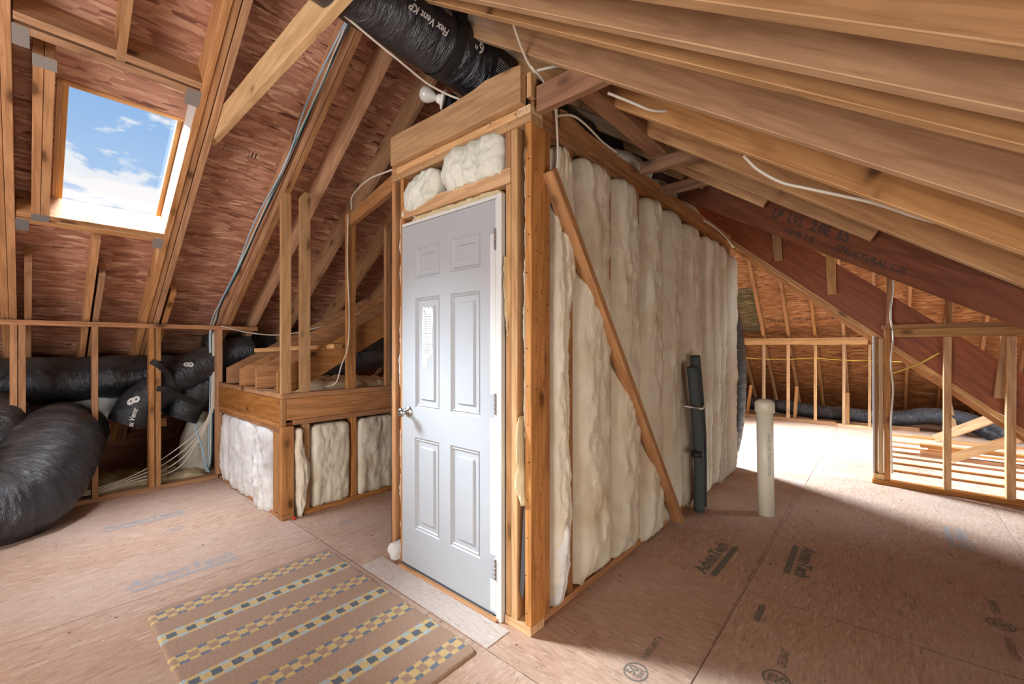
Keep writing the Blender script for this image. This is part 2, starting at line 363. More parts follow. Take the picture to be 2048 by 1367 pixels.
def brand(cx_, cy_, ang, w, ink):
    m = fmark(cx_, cy_, ang)
    stamp('AdvanTech', w*.205, m, ink, floor, shear=.25, bold=.0042, sx=.96)
    flat_rects('printed_bar', [(-w*.42, -w*.17, w*.46, -w*.105)], m, ink, floor)
brand(2.79, .80, -.02, .52, INK_F)
brand(3.10, .36, PI+.02, .50, INK_F)
brand(.60, 3.075, 0, .56, INK_L)
brand(.58, 4.18, 0, .52, INK_L)
brand(4.16, -.40, PI, .50, INK_L)
def seal(cx_, cy_, ang, ink, r=.052):
    m = fmark(cx_, cy_, ang); v = []; f = []
    n = 36
    for i in range(n):
        a = 2*PI*i/n
        for q in (r*.86, r): v.append((math.cos(a)*q*1.0, math.sin(a)*q*.92, 0))
    for i in range(n): j = (i+1) % n; f.append((2*i, 2*i+1, 2*j+1, 2*j))
    mesh('printed_ring', v, f, ink, floor, mw=m)
    stamp('50', r*1.05, m @ Matrix.Translation((0, r*.22, 0)), ink, floor, bold=.0012)
    stamp('YEAR', r*.45, m @ Matrix.Translation((0, -r*.42, 0)), ink, floor, bold=.0008)
seal(1.605, .748, 0, INK_F); stamp('WARRANTY', .045, fmark(1.775, .752, 0), INK_F, floor, sx=.75)
seal(1.93, .318, PI, INK_F); stamp('LIMITED', .045, fmark(2.08, .318, PI), INK_F, floor, sx=.8)
seal(3.00, -.41, PI, INK_F); stamp('LIMITED', .045, fmark(3.19, -.41, PI), INK_F, floor, sx=.8); stamp('WARRANTY', .045, fmark(2.80, -.41, PI), INK_F, floor, sx=.75)
seal(.705, 3.80, 0, INK_L); seal(1.55, 2.99, PI/2, INK_L)
flat_rects('printed_bar', [(-.08, -.009, .08, .009), (-.08, .014, .08, .018)], fmark(2.36, .455, .02), INK_F, floor)
# chalk and dirt
flat_rects('blue_chalk_mark', [(-.07, -.015, .07, -.005), (-.05, .008, .09, .018), (-.012, -.03, .0, .03)], fmark(7.97, .44, -.9), BLUEC, floor)
flat_rects('chalk_line', [(-.25, -.012, .25, .006)], fmark(6.77, .88, PI/2), TEALC, floor)
flat_rects('chalk_line', [(-.25, -.010, .25, .008)], fmark(6.43, .60, PI/2), TEALC, floor)
def ragged_strip(p0, p1, w, mat, z=.0005, n=70, seed=0):
    p0 = Vector((*p0, z)); p1 = Vector((*p1, z)); d = p1-p0; s = Vector((-d.y, d.x, 0)).normalized(); v = []; f = []
    for i in range(n+1):
        p = p0+d*i/n; a = .35*w*max(0, .35+1.1*noise.noise((i*.35, seed, 0))); b = .35*w*max(0, .35+1.1*noise.noise((i*.31, seed+9, 3)))
        v += [p+s*a, p-s*b]
    for i in range(n): f.append((2*i, 2*i+1, 2*i+3, 2*i+2))
    o = mesh('seam_dirt', v, f, DUST, floor); return o
ragged_strip((1.30, 1.0), (1.302, 3.33), .010, DUST, seed=1)
ragged_strip((1.5, .56), (4.3, .583), .012, DUST, seed=2)
ragged_strip((-.3, 2.89), (1.3, 2.89), .006, DUST, seed=3)
ragged_strip((-.3, 3.70), (1.2, 3.30), .005, DUST, seed=4)
ragged_strip((2.52, .53), (2.57, -.7), .010, DUST, seed=5)
ragged_strip((3.72, -.55), (3.9, -.15), .008, DUST, seed=6)
# debris flecks
v = []; f = []
for i in range(520):
    x = rnd.uniform(.0, 5.5); y = rnd.uniform(-.8, 4.9); s = rnd.uniform(.0015, .006); a = rnd.uniform(0, PI); e = rnd.uniform(.3, 1)
    dx, dy = math.cos(a)*s, math.sin(a)*s; b0 = len(v)
    v += [(x-dx, y-dy, .0006), (x+dy*e, y-dx*e, .0006), (x+dx, y+dy, .0015), (x-dy*e, y+dx*e, .0006)]; f.append((b0, b0+1, b0+2, b0+3))
mesh('debris_fleck', v, f, INK, floor)['kind'] = 'stuff'
v = []; f = []
for i in range(160):
    x = rnd.uniform(.0, 2.4); y = rnd.uniform(.6, 4.9); s = rnd.uniform(.001, .0055); a = rnd.uniform(0, PI); e = rnd.uniform(.3, 1)
    dx, dy = math.cos(a)*s, math.sin(a)*s; b0 = len(v)
    v += [(x-dx, y-dy, .0006), (x+dy*e, y-dx*e, .0006), (x+dx, y+dy, .002), (x-dy*e, y+dx*e, .0006)]; f.append((b0, b0+1, b0+2, b0+3))
mesh('paint_fleck', v, f, PAPER, floor)['kind'] = 'stuff'
# bare lighter threshold panel in front of the door
box('threshold_panel', 1.306, 1.452, 1.285, 2.33, -.001, .0035, OSB_P, floor, bev=.001)

# ------------------------------------------------------------------ north roof slope (left)
KN, TN, CN = .667, math.atan(.667), 4.845          # underside z = CN - KN*y
RD = .184
nUp = Vector((0, math.sin(TN), math.cos(TN))); nDn = Vector((0, math.cos(TN), -math.sin(TN)))   # outward normal, down-slope
def Nz(y): return CN-KN*y
YR = 2.275
north = empty('ceiling', (0, YR, Nz(YR)), label='left roof slope of reddish strand board on exposed rafters with a skylight', cat='ceiling', kind='structure')
def nraf(x1, y0=YR, y1=7.1, w=.038, mat=W_RAF, name='rafter', d=RD):     # x1 = right side
    return under(name, (x1-w/2, y0, Nz(y0)), (x1-w/2, y1, Nz(y1)), w, d, mat, north)
nraf(-.045); nraf(-.085)
for x in (.725, .765, .805): pass
nraf(.720); nraf(.802)                      # pair beside the skylight, a dark joint between
box_j = under('rafter', (.741+.0, YR, Nz(YR)+.012), (.741, 7.1, Nz(7.1)+.012), .036, RD-.012, W_RAF, north)
nraf(1.330); nraf(1.372)
nraf(1.605); nraf(1.968); nraf(2.392); nraf(2.80); nraf(3.2)
for x in (-.49, -.90, -1.3, -1.7, -2.1, 3.6, 4.0, 4.42, 4.83, 5.23, 5.6, 6.02, 6.95, 7.36): nraf(x)
nraf(.350, YR, 3.05); nraf(.352, 4.185, 7.1)   # cut rafters above and below the skylight
nraf(.100, 3.15, 4.10, mat=W_RAF); nraf(.060, 3.15, 4.10, mat=W_RAF)   # left trimmer pair
for (y0, nm) in ((3.055, 'header'), (3.100, 'header'), (4.105, 'header'), (4.150, 'header')):
    beam(nm, (-.04, y0+.02, Nz(y0+.02)+RD/2/math.cos(TN)), (.682, y0+.02, Nz(y0+.02)+RD/2/math.cos(TN)), .040, RD, W_RAF, north, up=nUp)
# secondary jack rafters just right of cut ones near the knee wall (different depth)
for x1, y0 in ((.03, 4.45), (.405, 4.50), (.862, 4.62)): nraf(x1, y0, 7.0, mat=W_RAF, d=.14)
# joist hangers (galvanised)
def hanger(x0, x1, y, dy):
    for (a, b, c, d) in ((x0, x1, y, y+dy),):
        m = frame3((a, c, Nz(c)-.0015), (1, 0, 0), nDn)
        prism('joist_hanger', [(0, 0), (b-a, 0), (b-a, (d-c)/math.cos(TN)), (0, (d-c)/math.cos(TN))], .0015, m, METAL, north)
hanger(-.045, .012, 3.055, .085); hanger(.620, .690, 3.055, .085); hanger(-.045, .012, 4.105, .085); hanger(.628, .690, 4.105, .085); hanger(.02, .105, 3.15, .055); hanger(.02, .10, 4.055, .05)
def hanger_side(x, y, s):
    m = frame3((x, y, Nz(y)), -nUp, (1, 0, 0)); prism('joist_hanger', [(0, 0), (-.10, 0), (-.13, s*.022), (-.10, s*.045), (0, s*.045)], .0015, m, METAL, north)
hanger_side(.145, 4.104, 1); hanger_side(.682, 4.104, -1)
# sheathing panels, skylight opening cut out; t = distance down the slope from the ridge
def t_of_y(y): return (y-YR)/math.cos(TN)
OPEN = [(.112, .705, t_of_y(3.325)-.0, t_of_y(4.20)), (6.05, 6.93, t_of_y(3.20), t_of_y(4.30))]
def rects_minus(r, o):
    x0, x1, a, b = r; ox0, ox1, oa, ob = o
    if ox1 <= x0 or ox0 >= x1 or ob <= a or oa >= b: return [r]
    out = []
    if a < oa: out.append((x0, x1, a, oa))
    if b > ob: out.append((x0, x1, ob, b))
    a2, b2 = max(a, oa), min(b, ob)
    if x0 < ox0: out.append((x0, ox0, a2, b2))
    if x1 > ox1: out.append((ox1, x1, a2, b2))
    return out
org = Vector((0, YR, Nz(YR)))+nUp*RD
tt = [-.06]; s0 = t_of_y(3.175)
while s0 < 6.5: tt.append(s0); s0 += 1.232
tt.append(6.7)
PAN = {}
for i in range(len(tt)-1):
    xs = [-3.0, -1.6, .84, 3.28, 5.72, 8.16, 10.6] if i % 2 else [-3.0, -.38, 2.06, 4.5, 6.94, 9.38, 10.6]
    for j in range(len(xs)-1):
        rs = [(xs[j]+.001, xs[j+1]-.001, tt[i]+.002, tt[i+1]-.002)]
        for o in OPEN: rs = [q for r in rs for q in rects_minus(r, o)]
        for k, (a, b, c, d) in enumerate(rs):
            if b-a < .01 or d-c < .01: continue
            cc = org+Vector(((a+b)/2, 0, 0))+nDn*((c+d)/2)+nUp*.006
            m = frame3(cc, (1, 0, 0), nDn)
            o = link('sheathing_panel', box_mesh(b-a, d-c, .011, 0), OSB_N, north, m); PAN[(i, j, k)] = o
m = frame3(org+nUp*.035+nDn*3.0+Vector((3.8, 0, 0)), (1, 0, 0), nDn)
# outer roofing in strips around the openings so that no daylight leaks through the joints
for r in [(-3, 10.6, -.1, OPEN[0][2]), (-3, OPEN[0][0], OPEN[0][2], OPEN[0][3]), (OPEN[0][1], OPEN[1][0], OPEN[0][2], OPEN[0][3]), (OPEN[1][1], 10.6, OPEN[0][2], OPEN[0][3]+.15), (-3, OPEN[1][0], OPEN[0][3], 6.7), (OPEN[1][0], 10.6, OPEN[1][3], 6.7)]:
    a, b, c, d = r; cc = org+Vector(((a+b)/2, 0, 0))+nDn*((c+d)/2)+nUp*.02
    link('roofing_layer', box_mesh(b-a, d-c, .012, 0), SHEET, north, frame3(cc, (1, 0, 0), nDn))
# printing on the sheathing
def nmark(x, y, off=.0006):
    # reads along +x with its top up the slope, seen from below
    p = Vector((x, y, Nz(y)))+nUp*(RD-off); return frame3(p, (1, 0, 0), -nDn) 
def ngrade(x, y, w, parent=north):
    m = nmark(x, y)
    flat_rects('printed_frame', [(-w/2, -.036, w/2, -.034), (-w/2, .034, w/2, .036), (-w/2, -.036, -w/2+.002, .036), (w/2-.002, -.036, w/2, .036), (w*.18, -.036, w*.18+.002, .036)], m, INK, parent)
    stamp('RATED SHEATHING', .022, m @ Matrix.Translation((-w*.16, .018, 0)), INK, parent, sx=.7*w/.2)
    stamp('24/16  7/16 INCH', .02, m @ Matrix.Translation((-w*.16, -.002, 0)), INK, parent, sx=.7*w/.2)
    stamp('EXPOSURE 1', .02, m @ Matrix.Translation((-w*.16, -.022, 0)), INK, parent, sx=.8*w/.2)
    flat_rects('printed_mark', [(w*.26, -.022, w*.30, .022), (w*.36, -.022, w*.40, .022)], m, INK, parent)
ngrade(1.04, 3.42, .23); ngrade(1.83, 3.41, .26); ngrade(1.47, 3.40, .15); ngrade(-.01, 3.75, .09)
for (x0, x1, y) in ((.06, .31, 4.99), (.44, .66, 4.98), (.89, 1.25, 4.95), (.05, .31, 5.29), (.45, .6, 5.28), (1.45, 1.6, 4.16), (1.75, 1.95, 4.16), (2.02, 2.32, 4.93), (2.44, 2.75, 4.9)):
    m = nmark((x0+x1)/2, y); w = x1-x0
    stamp('SIZED FOR SPACING', .030, m @ Matrix.Translation((0, .018, 0)), INK, north, sx=w/.34)
    stamp('THIS SIDE DOWN', .030, m @ Matrix.Translation((0, -.014, 0)), INK, north, sx=w/.30)

# ------------------------------------------------------------------ skylight
sky = empty('window_1', (.41, 3.76, Nz(3.76)+.2), label='wooden skylight in the left roof slope showing blue sky and clouds', cat='window', kind='structure')
def nbox(name, x0, x1, t0, t1, h0, h1, mat, par, bev=.002):
    """box in slope coordinates: t down the slope, h along the outward normal above the rafter undersides"""
    base = Vector((0, YR, Nz(YR))); c = base+Vector(((x0+x1)/2, 0, 0))+nDn*((t0+t1)/2)+nUp*((h0+h1)/2)
    if x1-x0 >= t1-t0: m = frame3(c, (1, 0, 0), nDn); dims = (x1-x0, t1-t0, h1-h0)
    else: m = frame3(c, nDn, (-1, 0, 0)); dims = (t1-t0, x1-x0, h1-h0)
    return link(name, box_mesh(*dims, bev), mat, par, m)
ta, tb = t_of_y(3.325), t_of_y(4.20); xa, xb = .112, .705
fr = nbox('frame_side', xa, xa+.022, ta, tb, RD-.01, RD+.09, SASH, sky); nbox('frame_side', xb-.022, xb, ta, tb, RD-.01, RD+.09, SASH, sky)
nbox('frame_rail', xa, xb, ta, ta+.022, RD-.01, RD+.09, SASH, sky); nbox('frame_rail', xa, xb, tb-.022, tb, RD-.01, RD+.09, SASH, sky)
for (a, b) in ((xa+.024, xa+.050), (xb-.050, xb-.024)): nbox('sash_stile', a, b, ta+.02, tb-.02, RD+.03, RD+.07, SASH, sky)
for (a, b) in ((ta+.024, ta+.055), (tb-.055, tb-.024)): nbox('sash_rail', xa+.024, xb-.024, a, b, RD+.03, RD+.07, SASH, sky)
nbox('glass_pane', xa+.045, xb-.045, ta+.05, tb-.05, RD+.052, RD+.058, GLASS, sky, 0)
nbox('outer_flashing', xa-.02, xb+.02, tb+.0, tb+.05, RD+.02, RD+.07, METAL, sky); nbox('outer_flashing', xa-.05, xa-.001, ta, tb, RD+.02, RD+.08, METAL, sky); nbox('outer_flashing', xb+.001, xb+.05, ta, tb, RD+.02, RD+.08, METAL, sky)
nbox('outer_flashing', xa-.02, xb+.02, ta-.05, ta-.001, RD+.02, RD+.08, METAL, sky)
nbox('lit_rafter_side', .681, .683, t_of_y(3.15), t_of_y(4.10), .01, RD, WHITE, sky, 0)  # white sheet standing for the light on the rafter side
nbox('lit_header_face', .135, .681, t_of_y(4.100)-.004, t_of_y(4.100)+.002, 0.004, RD, W_BLOND, sky, 0)  # blond board carries the light on the header's inner face in its colour
sky2 = empty('window_2', (6.49, 3.76, Nz(3.76)+.2), label='second skylight in the left slope behind the insulated room', cat='window', kind='structure')
for a in OPEN[1:]:
    nbox('frame_side', a[0], a[0]+.03, a[2], a[3], RD-.01, RD+.06, SASH, sky2); nbox('frame_side', a[1]-.03, a[1], a[2], a[3], RD-.01, RD+.06, SASH, sky2)
    nbox('frame_rail', a[0], a[1], a[2], a[2]+.03, RD-.01, RD+.06, SASH, sky2); nbox('frame_rail', a[0], a[1], a[3]-.03, a[3], RD-.01, RD+.06, SASH, sky2)

# ------------------------------------------------------------------ south roof slope (right)
def Sz(y): return 1.78+.68*y
TS = math.atan(.68); SD = .235
south = empty('ceiling', (1.2, 0, Sz(0)), label='right roof slope of closely set long rafters overhead', cat='ceiling', kind='structure')
def edges_pale_lit(o):
    o.data.materials.append(W_EDGE_LIT)
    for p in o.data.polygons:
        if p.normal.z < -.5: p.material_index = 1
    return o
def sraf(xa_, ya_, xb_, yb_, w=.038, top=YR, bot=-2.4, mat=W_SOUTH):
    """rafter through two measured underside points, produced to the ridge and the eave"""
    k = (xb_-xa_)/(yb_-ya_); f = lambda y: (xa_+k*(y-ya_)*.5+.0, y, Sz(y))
    o = under('rafter', f(top), f(bot), w, SD, mat, south); return edges_pale_lit(o)
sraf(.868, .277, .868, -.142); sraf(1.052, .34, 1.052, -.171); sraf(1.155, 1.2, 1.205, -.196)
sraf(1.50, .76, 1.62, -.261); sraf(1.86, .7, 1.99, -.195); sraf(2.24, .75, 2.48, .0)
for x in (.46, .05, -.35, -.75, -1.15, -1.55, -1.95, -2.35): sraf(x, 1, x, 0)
# jack rafters cut against the valley beam
k = 1/math.tan(TS)
for (xt, xe, ye) in ((2.60, 2.735, .052), (2.93, 3.035, .57), (3.33, 3.345, 1.03)):
    edges_pale_lit(under('jack_rafter', (xt-.02, YR, Sz(YR)), (xe, ye, Sz(ye)), .038, SD, W_SOUTH, south))
sUp = Vector((0, -math.sin(TS), math.cos(TS))); sDn = Vector((0, -math.cos(TS), -math.sin(TS)))
for i in range(4):
    for j, (a, b) in enumerate(((-3.0, -.6), (-.6, 1.84), (1.84, 4.28), (4.28, 6.7), (6.7, 9.2))):
        if b > 4.3 and i > 0: continue
        aa, bb = a, b
        if i == 3 and b > 4: continue
        c = Vector(((aa+bb)/2, YR, Sz(YR)))+sDn*(i*1.22+.61-.03)+sUp*(SD+.006)
        link('sheathing_panel', box_mesh(bb-aa-.003, 1.217, .011, 0), OSB_N, south, frame3(c, (1, 0, 0), sDn))
c = Vector((1.0, YR, Sz(YR)))+sDn*2.3+sUp*(SD+.02); link('roofing_layer', box_mesh(8.2, 5.0, .012, 0), SHEET, south, frame3(c, (1, 0, 0), sDn))
box('ridge_board', -3.0, 9.0, YR-.02, YR+.02, Sz(YR)-.02, Sz(YR)+.26, W_RAF, south)
prism('lit_rafter_patch', [(0, 0), (-.10, .016), (-.557, -.304), (-.387, -.32)], .018, frame3((1.615, 1.60, 2.974), (0, 1, 0), (0, 0, 1)), W_LIGHT, south)  # pale board added where light falls on a rafter face
# level ties and the block between them above the insulated room
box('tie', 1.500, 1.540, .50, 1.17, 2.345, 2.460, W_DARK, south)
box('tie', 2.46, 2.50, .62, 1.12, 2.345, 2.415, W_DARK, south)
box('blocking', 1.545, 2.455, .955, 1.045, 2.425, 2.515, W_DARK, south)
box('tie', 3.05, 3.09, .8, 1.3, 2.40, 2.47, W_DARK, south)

# level tie on the left near the skylight
box('collar_tie', .806, .846, 1.2, 3.40, 2.655, 2.80, W_BLOND, north)

# ------------------------------------------------------------------ wing roof: valley beam, second beam, east slope
hv = Vector((-.576, -1, -.68)); hvn = hv.normalized(); hside = Vector((1, -.576, 0)).normalized()
def vpt(s): return Vector((2.728, 0, 1.628))+Vector((.576, 1, .68))*s + hside*.06   # lower edge of the valley beam, s = y
val = empty('ceiling', vpt(0)[:], label='dark red laminated valley beam descending at the right in front of the wing roof', cat='beam', kind='structure')
a, b = vpt(1.9), vpt(-1.7); up = hside.cross(hvn); up = up if up.z > 0 else -up
def vbeam(nm, off, h0, h1, w, mat, a=a, b=b):
    c0 = a+up*(h0+h1)/2+hside*off; c1 = b+up*(h0+h1)/2+hside*off; return beam(nm, c0, c1, w, h1-h0, mat, val, up=up)
vbeam('valley_beam', 0, 0, .34, .045, W_LVL); vbeam('valley_beam', .047, 0, .34, .045, W_LVL)
def vm(s, h): p = vpt(s)+up*h-hside*.0235; return frame3(p, -(-hvn), up) if False else frame3(p, hvn, up)
stamp('LP  LVL  2.0E  ES', .075, vm(.40, .115), INK, val, bold=.0015); stamp('STRUCTURAL 1.75', .045, vm(.10, .05), INK, val, bold=.001); stamp('3100 FB  2.0E', .04, vm(.42, .045), INK, val, bold=.001)
# second beam
east = empty('ceiling', (8.8, 0, 1.41), label='far roof slope of orange strand board and slim rafters beyond the far knee wall', cat='ceiling', kind='structure')
def b2(y): return .87*y+1.375
def beam2(nm, x0, x1, y0, y1, lo, hi, mat):
    mid = (lo+hi)/2; return beam(nm, (x0+(x1-x0)/2, y0, b2(y0)+mid/math.cos(.716)), (x0+(x1-x0)/2, y1, b2(y1)+mid/math.cos(.716)), x1-x0, hi-lo, mat, lb)
lb = empty('ceiling', (5.5, 0, b2(0)), label='red laminated beam with a pale bottom board sloping down behind the open stud wall', cat='beam', kind='structure')
beam2('sloping_beam', 5.46, 5.505, 2.3, .86, .0, .34, W_LVL2); beam2('sloping_beam', 5.46, 5.505, .857, -2.2, .0, .34, W_LVL2)
beam2('bottom_board', 5.45, 5.56, 2.3, -2.2, -.045, -.002, W_LIGHT)
beam2('bottom_board', 5.56, 5.60, 2.3, -2.2, -.09, -.047, W_ORANGE)
for (y, z0, z1, tilt) in ((.87, 2.235, 2.62, .03), (.40, 1.83, 2.30, .02), (-.735, .86, 1.42, -.045)):
    beam('hanging_block', (5.42, y, z0), (5.42, y+tilt, z1), .075, .038, W_LIGHT, lb, up=(1, 0, 0))
TE = math.atan(1.06)
def Ez(x): return 1.41+1.06*(8.82-x)
for y in (2.02, 1.648, 1.265, .885, .503, .12, -.27, -.66, -1.05, -1.45, -1.85, 2.4, 2.8, 3.2, 3.6, 4.0):
    under('rafter', (6.1, y, Ez(6.1)), (10.1, y, Ez(10.1)), .038, .14, W_ORANGE, east)
eUp = Vector((math.sin(TE), 0, math.cos(TE))); eDn = Vector((math.cos(TE), 0, -math.sin(TE)))
for i in range(5):
    for (a_, b_2) in ((-4.4, -2.0), (-2.0, .44), (.44, 2.88), (2.88, 5.4)):
        c = Vector((6.0, (a_+b_2)/2, Ez(6.0)))+eDn*(i*1.22+.61)+eUp*.146
        link('sheathing_panel', box_mesh(b_2-a_-.003, 1.217, .011, 0), OSB_E, east, frame3(c, (0, 1, 0), -eDn))
c = Vector((6.0, .5, Ez(6.0)))+eDn*3.0+eUp*.165; link('roofing_layer', box_mesh(9.8, 6.4, .012, 0), SHEET, east, frame3(c, (0, 1, 0), -eDn))
patch = Vector((8.42, 1.83, Ez(8.42)))+eUp*.134; link('patch_panel', box_mesh(.335, 1.02, .008, 0), osb('olive_stained_strand_board', ((.05, .045, .02), (.12, .10, .05), (.17, .145, .07), (.23, .19, .10), (.34, .29, .16))), east, frame3(patch, (0, 1, 0), -eDn))
def emark(x, y): return frame3(Vector((x, y, Ez(x)))+eUp*.1395, (0, -1, 0), -eDn)
for (x, y) in ((8.60, 1.85), (8.60, 1.45), (8.58, 1.05), (8.58, .70), (8.9, 1.4), (8.9, .9), (8.9, .35), (7.75, -.35), (8.3, -1.15), (8.05, -.9)):
    stamp('RATED 24/16', .075, emark(x, y), INK, east, sx=.62, bold=.001)
# closing surfaces of the wing, out of view
def quad(name, pts, mat, par): return mesh(name, pts, [(0, 1, 2, 3)], mat, par)
quad('wing_sheathing', [(3.95, 2.1, 3.35), (2.2, -1.2, 1.05), (6.2, -4.4, 4.2), (6.2, 2.3, 4.2)], OSB_E, lb)
quad('wing_sheathing', [(2.2, -1.2, 1.05), (1.2, -2.9, 0), (2.0, -4.4, 0), (6.2, -4.4, 4.2)], OSB_E, lb)
quad('gable_sheathing', [(2.0, -4.4, 0), (10.2, -4.4, 0), (6.2, -4.4, 4.3), (6.1, -4.4, 4.3)], OSB_E, lb)
quad('gable_sheathing', [(3.9, 2.28, 3.2), (10.2, 2.28, 3.2), (10.2, 2.28, 4.4), (3.9, 2.28, 4.4)], OSB_E, lb)
wall_end = box('wall_back', -3.0, -2.95, -2.6, 7.4, 0, 3.6, OSB_N); setp(wall_end, 'strand board gable wall behind the camera', 'wall', kind='structure')

# ------------------------------------------------------------------ left knee wall
kw = empty('wall_left', (.6, 4.99, 0), label='low stud knee wall under the left roof slope', cat='wall', kind='structure')
box('top_plate', -2.9, 1.600, 4.942, 5.03, 1.462, 1.502, W_PLATE, kw)
box('bottom_plate', .262, 1.25, 4.942, 5.03, 0, .038, W_ORANGE, kw)
for (a, b, mt) in ((-.081, -.043, W_ORANGE), (-.038, .000, W_ORANGE), (.360, .398, W_ORANGE), (.724, .763, W_ORANGE), (.770, .808, W_ORANGE), (1.238, 1.285, W_ORANGE), (-.50, -.462, W_ORANGE), (-.9, -.862, W_ORANGE)):
    box('stud', a, b, 4.940, 5.028, .0 if b < .2 else .038, 1.462, mt, kw)
box('post', .80, .90, 5.5, 5.6, 0, .50, W_PLATE, kw); box('blocking', .70, .93, 5.42, 5.5, .50, .585, W_ORANGE, kw)
box('blocking', .20, .35, 5.10, 5.2, 0, .25, W_PLATE, kw)

# ------------------------------------------------------------------ ducts
class Duct:
    def __init__(s, name, P, R, label, group=None, seed=0, rings=(), wr=.045, n0=(0, 0, 1), step=.014, sides=44, parent=None, taper=None):
        raw = crom(P, 24); s.R = R; s.seed = seed; s.rings = rings; s.wr = wr; s.taper = taper
        L_ = [0]
        for i in range(1, len(raw)): L_.append(L_[-1]+(raw[i]-raw[i-1]).length)
        s.len = L_[-1]; n = max(8, int(s.len/step)); s.c = []; j = 0
        for i in range(n+1):
            u = s.len*i/n
            while j < len(L_)-2 and L_[j+1] < u: j += 1
            t = (u-L_[j])/max(1e-6, L_[j+1]-L_[j]); s.c.append(raw[j].lerp(raw[j+1], min(1, t)))
        s.n = n; s.fr = []; nv = Vector(n0)
        for i in range(n+1):
            t = (s.c[min(i+1, n)]-s.c[max(i-1, 0)]).normalized(); nv = (nv-t*nv.dot(t)).normalized(); s.fr.append((nv.copy(), t.cross(nv)))
        v = []; f = []; uv = []
        for i in range(n+1):
            u = s.len*i/n
            for k in range(sides): v.append(s.surf(u, 2*PI*k/sides))
        for i in range(n):
            for k in range(sides): k2 = (k+1) % sides; f.append((i*sides+k, i*sides+k2, (i+1)*sides+k2, (i+1)*sides+k))
        cap0 = len(v); v.append(s.c[0].copy()); v.append(s.c[-1].copy())
        for k in range(sides): k2 = (k+1) % sides; f.append((cap0, k2, k)); f.append((cap0+1, n*sides+k, n*sides+k2))
        me = bpy.data.meshes.new(name); me.from_pydata(v, [], f); ul = me.uv_layers.new(name='UVMap')
        for p in me.polygons:
            p.use_smooth = True
            for li, vi in zip(p.loop_indices, p.vertices):
                if vi >= cap0: ul.data[li].uv = (0, 0); continue
                i, k = divmod(vi, sides)
                if k == 0 and any(w % sides == sides-1 for w in p.vertices if w < cap0): k = sides
                ul.data[li].uv = (s.len*i/n, k/sides*2*PI*R)
        me.update(); s.o = link(name, me, PLAS, parent)
        if parent is None: setp(s.o, label, 'duct', group)
    def rad(s, u, v):
        R = s.R*(s.taper(u/s.len) if s.taper else 1); cv, sv = math.cos(v), math.sin(v)
        a = fbm(u*15+cv*.6, cv*1.1+s.seed*7, sv*1.1, 3)*s.wr*1.0+noise.noise((u*3.0, cv*1.2+s.seed, sv*1.2))*s.wr*1.2
        a -= abs(noise.noise((u*26+sv, cv*2.2+s.seed, sv*2.2)))*s.wr*.6; a += abs(noise.noise((u*11+cv*1.5, cv*1.6-s.seed, sv*1.6)))*s.wr*.5
        r = R*(1+a)
        for (ru, w, dp) in s.rings: r -= R*dp*math.exp(-((u-ru)/w)**2)
        return r
    def surf(s, u, v, off=0.0):
        u = max(0, min(s.len, u)); x = u/s.len*s.n; i = min(s.n-1, int(x)); t = x-i
        c = s.c[i].lerp(s.c[i+1], t); a = s.fr[i][0].lerp(s.fr[i+1][0], t); b = s.fr[i][1].lerp(s.fr[i+1][1], t)
        r = s.rad(u, v)+off; return c+a*math.cos(v)*r+b*math.sin(v)*r
    def text(s, txt, size, u0, v0, rot=0, mat=None, bold=0, shear=0, sx=1.0):
        me = text_mesh(txt, size, shear, bold); cr_, sr_ = math.cos(rot), math.sin(rot)
        bm = bmesh.new(); bm.from_mesh(me); bmesh.ops.subdivide_edges(bm, edges=[e for e in bm.edges if e.calc_length() > size*.3], cuts=2); bm.to_mesh(me); bm.free()
        for v in me.vertices:
            x, y = v.co.x*sx, v.co.y; X, Y = x*cr_-y*sr_, -(x*sr_+y*cr_)
            v.co = s.surf(u0+X, v0+Y/s.R, .009)
        return link('printed_lettering', me, mat or WINK, s.o)
    def box_print(s, u0, v0, w, h, rot, lines, mat=None):
        """printed frame with rows of small print"""
        rects = [(-w/2, -h/2, w/2, -h/2+.002), (-w/2, h/2-.002, w/2, h/2), (-w/2, -h/2, -w/2+.002, h/2), (w/2-.002, -h/2, w/2, h/2)]
        for i in range(lines):
            y = h/2-(i+1)*h/(lines+1); x = -w*.42
            while x < w*.38:
                q = rnd.uniform(.006, .018); rects.append((x, y-.0018, min(x+q, w*.42), y+.0018)); x += q+.004
        v = []; f = []; c_, s_ = math.cos(rot), math.sin(rot)
        for (x0, y0, x1, y1) in rects:
            n = max(1, int(max(x1-x0, y1-y0)/.015)); hor = (x1-x0) > (y1-y0)
            for i in range(n):
                if hor: q = (x0+(x1-x0)*i/n, y0, x0+(x1-x0)*(i+1)/n, y1)
                else: q = (x0, y0+(y1-y0)*i/n, x1, y0+(y1-y0)*(i+1)/n)
                b = len(v)
                for (x, y) in ((q[0], q[1]), (q[2], q[1]), (q[2], q[3]), (q[0], q[3])):
                    v.append(s.surf(u0+x*c_-y*s_, v0-(x*s_+y*c_)/s.R, .008))
                f.append((b, b+1, b+2, b+3))
        return mesh('printed_box', v, f, mat or WINK, s.o)
    def band(s, u0, w=.045, mat=None, name='strap', off=.004):
        v = []; f = []; n = 48
        for i in (-1, 1):
            for k in range(n): v.append(s.surf(u0+i*w/2, 2*PI*k/n, off))
        for k in range(n): k2 = (k+1) % n; f.append((k, k2, n+k2, n+k))
        return mesh(name, v, f, mat or BLK, s.o, True)
GD = 'black flexible ducts behind the left knee wall'
dA = Duct('flexible_duct', [(-1.6, 5.50, .96), (-.6, 5.50, .985), (.30, 5.48, 1.005), (.62, 5.46, 1.01), (1.25, 5.62, 1.0)], .205, 'large black flexible duct lying level behind the left studs', GD, 1, rings=((2.05, .05, .07),))
